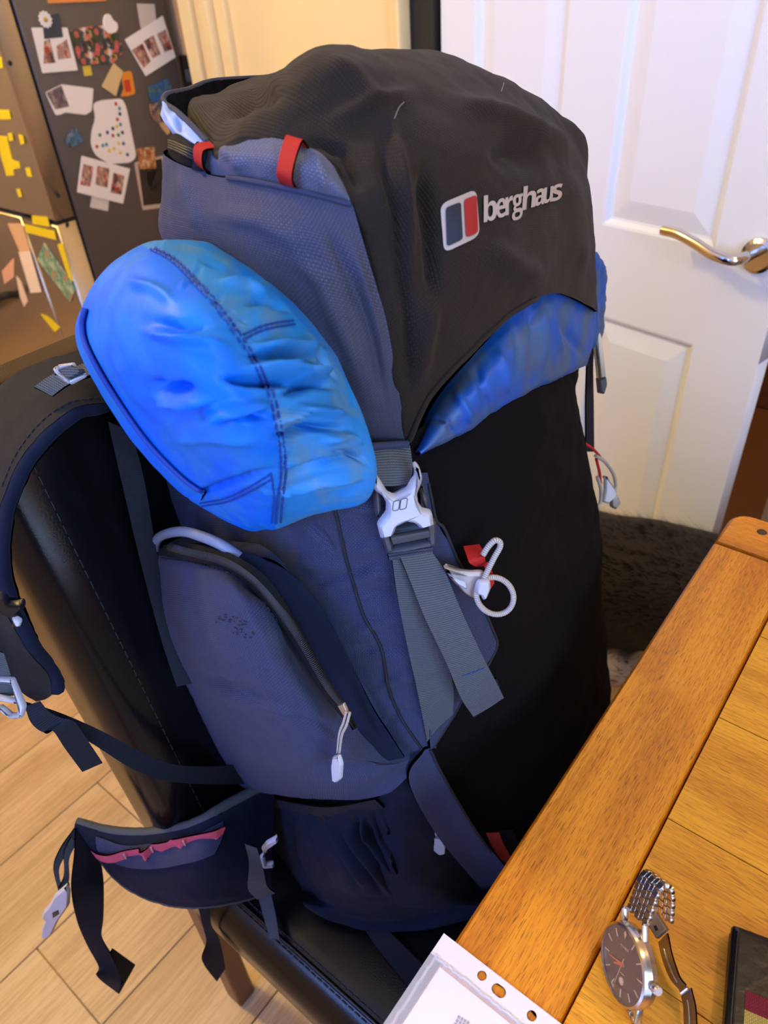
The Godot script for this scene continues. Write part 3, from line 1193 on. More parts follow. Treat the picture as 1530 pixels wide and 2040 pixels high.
func build_body() -> void:
	# the packed mass inside the cloth
	var b := Basis(AL, -0.06) * Basis(AL, Vector3.UP, AL.cross(Vector3.UP))
	part("inner_bag", roundbox(Vector3(0.25, 0.60, 0.16), 0.06, Transform3D(b, lfy(0.405, -0.31, 0.80))), M.body_black, sack)
	part("back_panel", roundbox(Vector3(0.26, 0.53, 0.04), 0.018, Transform3D(b, lfy(0.40, -0.412, 0.755))), M.body_black, sack)
	var rows := [
		row_f([815, 870, -0.222, 900, 800, -0.215, 1000, 740, -0.21, 1090, 720, -0.222, 1152, 735, -0.252]),
		row_f([830, 1000, -0.213, 920, 930, -0.2, 1010, 880, -0.195, 1085, 820, -0.2, 1149, 785, -0.225]),
		row_f([838, 1130, -0.205, 930, 1060, -0.19, 1020, 1000, -0.182, 1100, 950, -0.19, 1168, 890, -0.22]),
		row_f([843, 1260, -0.2, 940, 1190, -0.185, 1030, 1130, -0.175, 1115, 1080, -0.183, 1195, 1030, -0.21]),
		row_f([849, 1400, -0.197, 950, 1330, -0.18, 1040, 1270, -0.17, 1130, 1210, -0.178, 1200, 1170, -0.2]),
		row_f([855, 1510, -0.195, 960, 1460, -0.178, 1060, 1400, -0.166, 1150, 1340, -0.164]) + [ol(1209, 1310, 0.568)],
		row_f([900, 1640, -0.19, 1000, 1590, -0.172, 1090, 1530, -0.158, 1160, 1470, -0.15]) + [ol(1215, 1410, 0.56)],
		row_f([950, 1770, -0.185, 1050, 1722, -0.168]) + [lfy(0.43, -0.152, 0.50), lfy(0.505, -0.15, 0.495), lfy(0.56, -0.175, 0.495)]]
	var last := []
	for p in rows[-1]:
		last.append(Vector3(p.x, 0.478, p.z) - AF * 0.02)
	rows.append(last)
	front = grid(wrap_far(rows), 96, 130, AF)
	crumple(front, [
		[px([1190, 1180, 1110, 1240, 1040, 1300, 990, 1330]), 26, -0.005], [px([1195, 1060, 1120, 1120, 1050, 1150]), 22, 0.004], [px([1160, 900, 1100, 960, 1040, 1000, 960, 1030]), 24, 0.004],
		[px([1180, 980, 1120, 1040, 1060, 1080]), 20, -0.004], [px([1030, 1280, 960, 1330, 910, 1390]), 14, 0.004], [px([1000, 1450, 930, 1490, 880, 1530]), 18, -0.003], [px([1200, 1330, 1110, 1400, 1030, 1440]), 26, 0.004],
		[px([1150, 790, 1080, 850, 960, 900, 880, 930]), 22, 0.003]], 0.0025, 22.0, 4)
	part("front_panel", cloth(front), M.body_black, sack)
	var srows := [
		row_l([330, 940, 0.262, 450, 940, 0.25, 570, 945, 0.245, 700, 940, 0.25]) + [edge(955)],
		row_l([345, 1060, 0.262, 470, 1065, 0.246, 600, 1060, 0.242, 720, 1060, 0.25]) + [edge(1080)],
		row_l([360, 1200, 0.262, 480, 1210, 0.242, 620, 1210, 0.238, 730, 1210, 0.248]) + [edge(1210)],
		row_l([400, 1350, 0.26, 520, 1370, 0.24, 640, 1370, 0.234, 750, 1360, 0.245]) + [edge(1350)],
		row_l([470, 1540, 0.256, 580, 1570, 0.24, 690, 1570, 0.235, 780, 1540, 0.242]) + [edge(1500)],
		row_l([540, 1660, 0.265, 640, 1665, 0.256, 730, 1665, 0.253, 810, 1640, 0.258]) + [edge(1600) + AL * 0.012 - AF * 0.008]]
	side = grid(srows, 90, 110, -AL)
	crumple(side, [
		[px([600, 1035, 640, 1070, 668, 1110]), 8, -0.004], [px([560, 1110, 640, 1125, 700, 1140]), 10, 0.003], [px([700, 1150, 760, 1140, 830, 1150]), 8, 0.003], [px([640, 1185, 720, 1175, 830, 1195]), 9, -0.003],
		[px([600, 1170, 680, 1150, 780, 1100]), 8, -0.003], [px([700, 1260, 780, 1235, 840, 1240]), 9, 0.003], [px([690, 1300, 760, 1290, 840, 1300]), 8, -0.0035], [px([740, 1380, 800, 1350, 850, 1350]), 9, 0.003],
		[px([760, 1450, 800, 1420, 850, 1420]), 8, -0.003], [px([440, 1010, 470, 1050, 520, 1090]), 9, -0.003], [px([690, 1080, 760, 1070, 820, 1090]), 8, -0.002], [px([660, 1020, 760, 1010, 830, 1010]), 9, 0.003]], 0.0018, 26.0, 7)
	var panel := part("side_panel", cloth(side), M.slate, sack)
	var seam := trace(side, [668, 1010, 690, 1110, 700, 1145, 725, 1225, 760, 1290, 775, 1370, 800, 1430, 843, 1495], 60, 0.0006)
	part("seam", tube(seam, 0.0011, 0, 6), M.stitch_dark, panel)
	# slate facing between the strap and the black front, and the seam that bounds it
	var facing := drape(front, [[833, 940, 842, 940, 850, 940], [838, 1040, 853, 1035, 868, 1032], [841, 1095, 870, 1090, 901, 1088], [842, 1125, 878, 1122, 913, 1120], [843, 1200, 900, 1200, 955, 1198], [844, 1265, 914, 1262, 983, 1262], [846, 1300, 914, 1295, 984, 1290], [849, 1380, 888, 1380, 925, 1378], [851, 1430, 875, 1428, 899, 1424], [854, 1490, 857, 1488, 860, 1484]], 24, 70, 0.0025)
	var fc := part("front_facing", cloth(facing, 0.002), M.slate, sack)
	part("seam", tube(trace(front, [852, 960, 868, 1032, 885, 1051, 913, 1120, 950, 1190, 983, 1262, 984, 1290, 960, 1335, 925, 1378, 899, 1424, 860, 1484], 70, 0.0022), 0.0011, 0, 6), M.stitch_dark, fc)


func build_lid() -> void:
	var rows := [
		[ol(375, 208, 0.30), of(432, 184, -0.41), of(505, 167, -0.425), lfy(0.45, -0.43, 1.145), lfy(0.52, -0.42, 1.10), lfy(0.55, -0.40, 1.05)],
		[ol(424, 282, 0.265), of(535, 156, -0.345), of(625, 130, -0.355), lfy(0.44, -0.36, 1.168), lfy(0.52, -0.35, 1.135), lfy(0.55, -0.33, 1.09)],
		[ol(500, 266, 0.26), of(640, 106, -0.275), of(760, 101, -0.285), of(870, 105, -0.29), of(1050, 186, -0.285), of(1150, 262, -0.27)],
		row_f([652, 318, -0.25, 745, 232, -0.245, 850, 190, -0.24, 960, 190, -0.24, 1085, 240, -0.247, 1170, 350, -0.257]),
		row_f([705, 405, -0.232, 790, 350, -0.222, 890, 305, -0.216, 1000, 270, -0.218, 1105, 300, -0.228, 1178, 410, -0.247]),
		row_f([740, 500, -0.228, 830, 450, -0.216, 930, 400, -0.208, 1040, 365, -0.21, 1130, 375, -0.222, 1183, 480, -0.244]),
		row_f([770, 640, -0.222, 860, 580, -0.208, 960, 525, -0.2, 1060, 485, -0.203, 1140, 490, -0.218, 1188, 560, -0.242]),
		row_f([812, 882, -0.218, 852, 795, -0.21, 930, 708, -0.2, 1020, 623, -0.2, 1110, 584, -0.212, 1190, 620, -0.236])]
	for k in rows.size():
		var p: Vector3 = rows[k][0]
		rows[k].push_front(p + (AL * 0.006 - AF * 0.012 - Vector3.UP * 0.035 if k < 2 else (AL * 0.010 - Vector3.UP * 0.012 if k == 2 else AL * 0.004 - AF * 0.008)))
	lid = grid(wrap_far(rows, 0.05), 116, 130, AF + Vector3.UP)
	var lid_folds := [
		[px([845, 300, 850, 400, 862, 520, 870, 640]), 13, -0.006], [px([770, 210, 800, 330, 812, 450, 820, 600]), 11, 0.004], [px([755, 260, 765, 340, 790, 420, 800, 560]), 9, -0.004],
		[px([900, 190, 990, 230, 1090, 270, 1160, 330]), 16, 0.005], [px([980, 330, 1020, 300, 1090, 320]), 30, -0.006], [px([640, 250, 720, 215, 850, 180]), 20, 0.003], [px([450, 230, 500, 190, 560, 190]), 16, -0.006],
		[px([600, 280, 680, 300, 720, 390]), 10, -0.003], [px([960, 480, 1010, 520, 1090, 560]), 24, 0.004], [px([880, 560, 850, 660, 830, 780]), 16, 0.004], [px([1130, 330, 1150, 440, 1160, 560]), 18, 0.003],
		[px([640, 110, 700, 150, 760, 230]), 22, 0.003], [px([790, 480, 810, 620, 815, 780]), 9, -0.004]]
	for fd in lid_folds:
		fd[2] *= 1.5
	crumple(lid, lid_folds, 0.0018, 24.0, 12)
	var cover := part("lid", cloth(lid, 0.0025), M.black, sack)
	# rolled hem along the curved lower edge
	var hem := trace(lid, [816, 876, 852, 797, 930, 711, 1020, 627, 1110, 588, 1186, 618], 60, 0.0006)
	part("hem", tube(hem, 0.0016, 0, 7), M.black, cover)
	for z in [[784, 240, 788, 226, 794, 214, 802, 206], [996, 186, 998, 180, 1000, 174, 1001, 168]]:
		part("stray_hair", tube(trace(lid, z, 12, 0.0012), 0.00016, 0, 4), M.print, cover)
	# left flank of the lid
	var srows := [
		[ol(326, 300, 0.275)] + row_l([410, 346, 0.258, 500, 360, 0.250, 600, 381, 0.252]) + [edge(405)],
		[ol(322, 380, 0.275)] + row_l([420, 420, 0.250, 520, 440, 0.243, 630, 462, 0.248]) + [edge(500)],
		[ol(322, 470, 0.275)] + row_l([440, 500, 0.250, 550, 545, 0.243, 660, 590, 0.250]) + [edge(640)],
		[ol(400, 600, 0.28)] + row_l([500, 640, 0.258, 600, 690, 0.252, 700, 730, 0.257]) + [edge(760)],
		[ol(560, 850, 0.285)] + row_l([630, 860, 0.27, 690, 870, 0.268, 745, 890, 0.270]) + [edge(884)]]
	var ext := []
	for r in srows:
		ext.append([r[0] + AL * 0.05 + AF * 0.004] + r)
	lid_side = grid(ext, 80, 100, -AL)
	crumple(lid_side, [
		[px([560, 470, 640, 560, 700, 690, 740, 800]), 18, 0.004], [px([640, 440, 690, 540, 740, 660]), 14, -0.004], [px([360, 330, 380, 400, 400, 470]), 14, 0.003], [px([400, 420, 520, 440, 640, 500]), 20, 0.003],
		[px([700, 480, 740, 620, 770, 740]), 9, 0.004], [px([715, 560, 745, 680, 765, 800]), 7, -0.004]], 0.0012, 26.0, 15)
	var flank := part("lid_side", cloth(lid_side, 0.002), M.slate_lid_lit, sack)  # light on this upturned side is put into its paler slate
	part("hem", tube(trace(lid_side, [410, 347, 500, 361, 600, 382, 700, 406], 40, 0.001), 0.0013, 0, 6), M.slate, flank)
	part("hem", tube(ers([742, 889, 814, 884], 0.002), 0.0022, 8, 8), M.slate, flank)
	# paler cloth above it
	var top := grid([
		row_l([398, 296, 0.268, 428, 284, 0.266, 500, 267, 0.262, 600, 290, 0.262, 655, 322, 0.264]) + [of(702, 402, -0.234)],
		row_l([402, 322, 0.262, 440, 318, 0.257, 510, 312, 0.252, 600, 335, 0.252, 655, 358, 0.256]) + [of(703, 404, -0.2335)],
		row_l([406, 346, 0.262, 450, 352, 0.258, 510, 361, 0.254, 600, 382, 0.254, 655, 394, 0.258]) + [of(705, 408, -0.233)]], 60, 20, -AL)
	crumple(top, [[px([430, 300, 470, 310, 480, 345]), 12, 0.003], [px([620, 300, 640, 340, 650, 385]), 9, 0.002]], 0.0012, 30.0, 17)
	var yoke := part("lid_gusset", cloth(top, 0.002), M.slate_light, sack, "paler slate gusset under the lid")
	# red daisy loops
	for z in [[427, 290, 422, 305, 417, 325, 413, 343, 20], [602, 290, 594, 305, 584, 340, 576, 378, 30]]:
		var pts := []
		var flat: Array = z.slice(0, 8)
		var k := 0
		for c in px(flat):
			var r := hit(top, c)
			pts.append(r[0] + r[1] * [0.001, 0.007, 0.006, 0.0005][k])
			k += 1
		var d: Vector3 = (pts[3] - pts[0]).normalized()
		var sd: Vector3 = d.cross(-AL).normalized()
		part("red_loop", cloth(band(pts, [sd, sd, sd, sd], z[8] * 0.00030, 0.0, 24, -AL), 0.0012, 0.012), M.red, yoke, "red webbing loop")
	# zip at the back corner, with its tab
	var zipper := grid([
		row_l([338, 270, 0.272, 352, 266, 0.264, 372, 278, 0.260, 392, 292, 0.260]),
		row_l([332, 290, 0.274, 350, 296, 0.262, 372, 305, 0.257, 392, 313, 0.258]),
		row_l([338, 312, 0.276, 352, 322, 0.266, 372, 330, 0.262, 392, 336, 0.262])], 24, 16, -AL)
	var zp := part("lid_zip", cloth(zipper, 0.003), M.tape, sack, "black zip at the back corner of the lid")
	for off in [-7.0, -2.5, 2.5, 7.0]:
		part("coil", tube(trace(zipper, [338, 287 + off, 352, 292 + off, 372, 301 + off, 389, 308 + off], 60, 0.0006), 0.0007, 0, 6), M.coil, zp)
	var tab := grid([row_l([386, 290, 0.2595, 400, 293, 0.2595, 412, 296, 0.261]), row_l([384, 314, 0.2565, 397, 318, 0.256, 409, 320, 0.2575]), row_l([382, 338, 0.260, 394, 341, 0.2595, 406, 343, 0.2605])], 12, 16, -AL)
	part("zip_tab", cloth(tab, 0.002), M.navy, sack)
	# stand-up collar behind the lid
	var upper := [ol(412, 282, 0.264), ol(382, 250, 0.268), ol(352, 222, 0.276), ol(328, 205, 0.288), of(332, 188, -0.402), of(375, 178, -0.425), of(418, 162, -0.44), of(480, 156, -0.447), of(620, 150, -0.447)]
	var lower := [ol(404, 296, 0.262), ol(372, 284, 0.264), ol(346, 268, 0.270), ol(332, 244, 0.284), of(345, 262, -0.402), of(385, 258, -0.425), of(425, 250, -0.44), of(490, 240, -0.447), of(625, 230, -0.447)]
	var mid := []
	for k in 9:
		mid.append((upper[k] + lower[k]) * 0.5 - (AL * 0.004 if k < 4 else Vector3.ZERO))
	var collar := grid([upper, mid, lower], 60, 14, -AL - AF)
	crumple(collar, [[px([356, 225, 352, 265]), 6, -0.004], [px([330, 200, 336, 240]), 5, 0.003]], 0.0012, 40.0, 18)
	var co := part("lid_collar", cloth(collar), M.pale_blue, sack, "pale blue collar standing up behind the lid")
	var ins := Sheet.new()
	ins.w = collar.w
	ins.h = collar.h
	for k in collar.p.size():
		ins.p.append(collar.p[k] - collar.n[k] * 0.0018)
	ins.normals()
	ins.flip()
	part("lining", cloth(ins), M.body_black, co, "black lining")
	part("binding", tube(spline(upper, 60), 0.0016, 0, 6), M.hem, co)
	build_emblem(cover)
	# blue cloth bulging below the lid
	var bl := grid([
		row_f([822, 905, -0.224, 866, 800, -0.222, 940, 712, -0.216, 1030, 622, -0.215, 1110, 575, -0.224, 1186, 604, -0.245]),
		row_f([830, 903, -0.216, 890, 835, -0.2045, 955, 775, -0.1975, 1035, 705, -0.1985, 1105, 655, -0.208, 1186, 655, -0.238]),
		row_f([838, 902, -0.212, 895, 868, -0.204, 960, 823, -0.199, 1035, 775, -0.200, 1110, 742, -0.209, 1176, 705, -0.236]),
		row_f([832, 908, -0.222, 880, 888, -0.214, 940, 852, -0.208, 1020, 800, -0.208, 1095, 764, -0.216, 1168, 728, -0.242])], 90, 40, AF)
	crumple(bl, [
		[px([1050, 600, 1065, 660, 1060, 730]), 7, -0.004], [px([1075, 600, 1085, 680, 1078, 750]), 6, 0.004], [px([1110, 590, 1130, 660, 1165, 715]), 7, -0.004], [px([1090, 590, 1105, 650, 1125, 720]), 5, 0.003],
		[px([940, 720, 965, 780, 975, 830]), 8, -0.003], [px([905, 770, 930, 820, 935, 850]), 7, 0.003], [px([860, 830, 890, 840, 905, 872]), 6, -0.003], [px([985, 690, 1010, 740, 1010, 795]), 8, 0.003], [px([1020, 640, 1035, 700, 1030, 770]), 6, -0.003],
		[px([880, 880, 960, 840, 1060, 775]), 8, 0.002]], 0.0012, 22.0, 19)
	part("blue_band", cloth(bl, 0.002), M.blue_band, sack, "blue cloth bulging below the lid")


func build_emblem(cover: Node3D) -> void:
	# shield: pale frame with a navy and a red field
	var shield := drape(lid, [[878, 408, 900, 396, 925, 385, 946, 379], [877, 440, 902, 430, 928, 420, 950, 414], [880, 473, 905, 463, 931, 453, 951, 447], [886, 502, 908, 496, 931, 484, 948, 470]], 30, 30, 0.0008)
	# corners are cut round in the outline that follows
	var ring := rounded(px([876, 406, 946, 377, 953, 470, 884, 504]), 16, 6)
	part("emblem_frame", decal(lid, ring, 0.0009), M.print, cover, "pale rounded frame of the printed emblem")
	part("emblem_field", decal(lid, rounded(px([885, 414, 914, 403, 919, 477, 888, 492]), 7, 5), 0.0015), M.print_navy, cover, "navy field")
	part("emblem_field", decal(lid, rounded(px([920, 399, 945, 389, 948, 464, 925, 474]), 7, 5), 0.0015), M.print_red, cover, "red field")
	# the word, each letter printed on the cloth
	var f := SystemFont.new()
	f.font_names = PackedStringArray(["Droid Sans"])
	f.font_weight = 700
	var word := "berghaus"
	var lx := [960, 985, 1003, 1016, 1036, 1061, 1078, 1095, 1114]
	for k in word.length():
		var t := TextMesh.new()
		t.font = f
		t.text = word[k]
		t.font_size = 64
		t.pixel_size = 0.01
		t.depth = 0.0
		t.curve_step = 1.0
		var box := t.get_aabb()
		var a: Array = t.surface_get_arrays(0)
		var v: PackedVector3Array = a[Mesh.ARRAY_VERTEX]
		var idx: PackedInt32Array = a[Mesh.ARRAY_INDEX]
		var nv := PackedVector3Array()
		var nn := PackedVector3Array()
		var xh := 0.35          # height of an x at this size
		for p in v:
			var s := (p.x - box.position.x) / box.size.x
			var tall: float = p.y
			if k == 0:
				pass
			var y := (tall - base_line(t)) / xh
			var u: float = lerpf(lx[k], lx[k + 1] + 1.5, s) + (y * 2.5 if k >= 4 else 0.0)
			# the baseline climbs to the right, the letters shrink a little
			var bv := 443.0 - (lerpf(lx[k], lx[k + 1], s) - 960.0) * 0.315
			var size := lerpf(38.0, 30.0, (u - 960.0) / 150.0)
			var r := hit(lid, Vector2(u, bv - y * size))
			nv.append(r[0] + r[1] * 0.0012)
			nn.append(r[1])
		part("letter", mesh_from(nv, nn, PackedVector2Array(nv_uv(nv.size())), idx), M.print, cover)

func nv_uv(k: int) -> Array:
	var out := []
	for i in k:
		out.append(Vector2.ZERO)
	return out

func base_line(t: TextMesh) -> float:
	# text is centred on its line box; the baseline sits below the middle
	return -0.21

# a printed shape lying on a sheet
func decal(s: Sheet, outline: Array, off: float) -> ArrayMesh:
	var o := PackedVector2Array(outline)
	var lo := o[0]
	var hi := o[0]
	for c in o:
		lo = lo.min(c)
		hi = hi.max(c)
	var st := SurfaceTool.new()
	st.begin(Mesh.PRIMITIVE_TRIANGLES)
	var step := maxf((hi - lo).length() / 10.0, 4.0)
	var y := lo.y
	while y < hi.y:
		var x := lo.x
		while x < hi.x:
			for piece in Geometry2D.intersect_polygons(o, PackedVector2Array([Vector2(x, y), Vector2(x + step, y), Vector2(x + step, y + step), Vector2(x, y + step)])):
				var tri := Geometry2D.triangulate_polygon(piece)
				for k in range(0, tri.size(), 3):
					var a: Vector2 = piece[tri[k]]
					var b: Vector2 = piece[tri[k + 1]]
					var c: Vector2 = piece[tri[k + 2]]
					var order := [a, b, c] if (b - a).cross(c - a) > 0 else [a, c, b]
					for q in order:
						var r := hit(s, q)
						st.set_normal(r[1])
						st.set_uv(q / 60.0)
						st.add_vertex(r[0] + r[1] * off)
			x += step
		y += step
	return st.commit()


func build_pouch() -> void:
	var rows := [
		row_l([300, 483, 0.232, 330, 478, 0.236, 360, 477, 0.240, 390, 479, 0.244, 420, 485, 0.248]),
		row_l([203, 545, 0.205, 290, 512, 0.195, 370, 515, 0.205, 450, 528, 0.222, 520, 545, 0.248]),
		row_l([156, 628, 0.195, 265, 600, 0.168, 380, 590, 0.172, 490, 600, 0.20, 592, 612, 0.246]),
		row_l([158, 700, 0.195, 280, 700, 0.155, 410, 690, 0.158, 530, 690, 0.192, 645, 695, 0.244]),
		row_l([203, 785, 0.198, 330, 790, 0.155, 450, 790, 0.155, 570, 780, 0.188, 690, 790, 0.242]),
		row_l([272, 892, 0.202, 380, 880, 0.165, 490, 875, 0.162, 600, 865, 0.192, 727, 872, 0.240]),
		row_l([345, 968, 0.208, 430, 955, 0.182, 520, 950, 0.178, 620, 940, 0.20, 742, 945, 0.240]),
		row_l([420, 1018, 0.214, 485, 1015, 0.198, 545, 1010, 0.196, 625, 995, 0.21, 738, 982, 0.242]),
		row_l([505, 1050, 0.228, 530, 1053, 0.224, 555, 1053, 0.224, 625, 1026, 0.23, 725, 996, 0.244])]
	pouch = grid(tuck(rows, AL * 0.016, 0.15), 130, 150, -AL)
	var folds := [
		[px([490, 732, 560, 738, 650, 752]), 7, 0.0045], [px([440, 755, 530, 762, 640, 762]), 8, -0.006], [px([300, 765, 340, 778, 385, 770]), 10, -0.005], [px([300, 790, 350, 800, 430, 795]), 8, 0.003],
		[px([400, 848, 470, 832, 545, 828]), 8, -0.0055], [px([395, 822, 460, 812, 540, 800]), 8, 0.004], [px([540, 845, 600, 815, 690, 830]), 8, 0.004], [px([545, 870, 610, 850, 690, 855]), 7, -0.005],
		[px([500, 690, 580, 690, 655, 700]), 7, 0.003], [px([490, 710, 570, 705, 640, 720]), 6, -0.004], [px([560, 790, 620, 765, 665, 770]), 7, -0.004], [px([550, 775, 610, 752, 655, 750]), 5, 0.004],
		[px([480, 610, 520, 600, 580, 620]), 7, -0.003], [px([430, 560, 490, 570, 540, 600]), 7, 0.003], [px([400, 520, 470, 540, 530, 560]), 6, -0.003], [px([290, 640, 360, 650, 430, 640]), 12, -0.003],
		[px([280, 660, 350, 675, 460, 690]), 10, 0.003], [px([375, 990, 450, 965, 550, 935]), 7, -0.004], [px([560, 950, 640, 925, 735, 905]), 8, -0.004], [px([555, 985, 640, 960, 738, 950]), 8, 0.003],
		[px([640, 880, 690, 870, 720, 890]), 8, 0.004], [px([660, 905, 700, 900, 730, 925]), 6, -0.004], [px([330, 880, 420, 870, 520, 880]), 14, 0.002], [px([250, 560, 300, 570, 350, 600]), 12, 0.002],
		[px([620, 690, 650, 720, 670, 760]), 5, -0.003], [px([230, 700, 260, 760, 300, 820]), 14, 0.002]]
	# puckers beside the stitched seam
	var rng := RandomNumberGenerator.new()
	rng.seed = 9
	var seam := px([300, 498, 345, 524, 395, 575, 440, 630, 482, 690, 515, 745, 540, 805, 552, 870, 560, 930, 555, 990, 550, 1045])
	for k in 34:
		var x := rng.randf() * 9.0
		var c: Vector2 = seam[int(x)].lerp(seam[int(x) + 1], x - int(x))
		var d: Vector2 = (seam[int(x) + 1] - seam[int(x)]).orthogonal().normalized() * (-1.0 if rng.randf() < 0.25 else 1.0)
		if d.x < 0 and rng.randf() < 0.6:
			d = -d
		var z := d * rng.randf_range(18, 48)
		folds.append([[c, c + z * 0.5 + Vector2(0, rng.randf_range(-5, 5)), c + z], rng.randf_range(2.5, 5.0), rng.randf_range(-0.0022, 0.0018)])
	for k in folds.size():
		folds[k][2] *= 2.3 if k < 11 else 1.5
		folds[k][1] *= 0.8
	crumple(pouch, folds, 0.0014, 16.0, 23)
	var whole := cloth(pouch)
	var right_of := func(c: Vector2) -> bool:
		for i in seam.size() - 1:
			if c.y <= seam[i + 1].y or i == seam.size() - 2:
				return c.x > lerpf(seam[i].x, seam[i + 1].x, (c.y - seam[i].y) / (seam[i + 1].y - seam[i].y)) and c.y > 470
		return false
	var p := part("side_pouch", cut(whole, func(c): return not right_of.call(c)), M.blue, sack, "bulging bright blue pouch")
	part("pouch_panel", cut(whole, right_of), M.blue_dusty, p, "dusty front panel of the pouch")
	for off in [[0, 0], [9, -2]]:
		var line := []
		for c in seam:
			line.append_array([c.x + off[0], c.y + off[1]])
		part("stitching", stitches(trace(pouch, line, 420, 0.0005), trace_normals(pouch, line, 420), 0.0036, 0.0014, 0.0006), M.stitch, p)
	for line in [[482, 668, 530, 648, 590, 638], [484, 676, 532, 656, 592, 646], [398, 1002, 450, 992, 500, 968, 545, 940], [402, 1008, 455, 998, 505, 975, 550, 948], [540, 940, 546, 990, 541, 1045]]:
		part("stitching", stitches(trace(pouch, line, 200, 0.0005), trace_normals(pouch, line, 200), 0.0036, 0.0014, 0.0005), M.stitch, p)
	# bound edge along the back rim
	var rim := drape(pouch, [[166, 622, 171, 619, 176, 616], [157, 655, 164, 653, 171, 650], [165, 702, 173, 697, 182, 693], [208, 781, 216, 776, 225, 771], [277, 885, 285, 879, 293, 872], [347, 958, 354, 951, 361, 944], [402, 995, 407, 988, 412, 980]], 8, 90, 0.0018)
	part("binding", cloth(rim, 0.003), M.blue, p)
	part("cord", tube(trace(pouch, [177, 616, 171, 650, 182, 693, 225, 771, 294, 871, 362, 943, 411, 979], 70, 0.002), 0.0014, 0, 6), M.stitch, p)


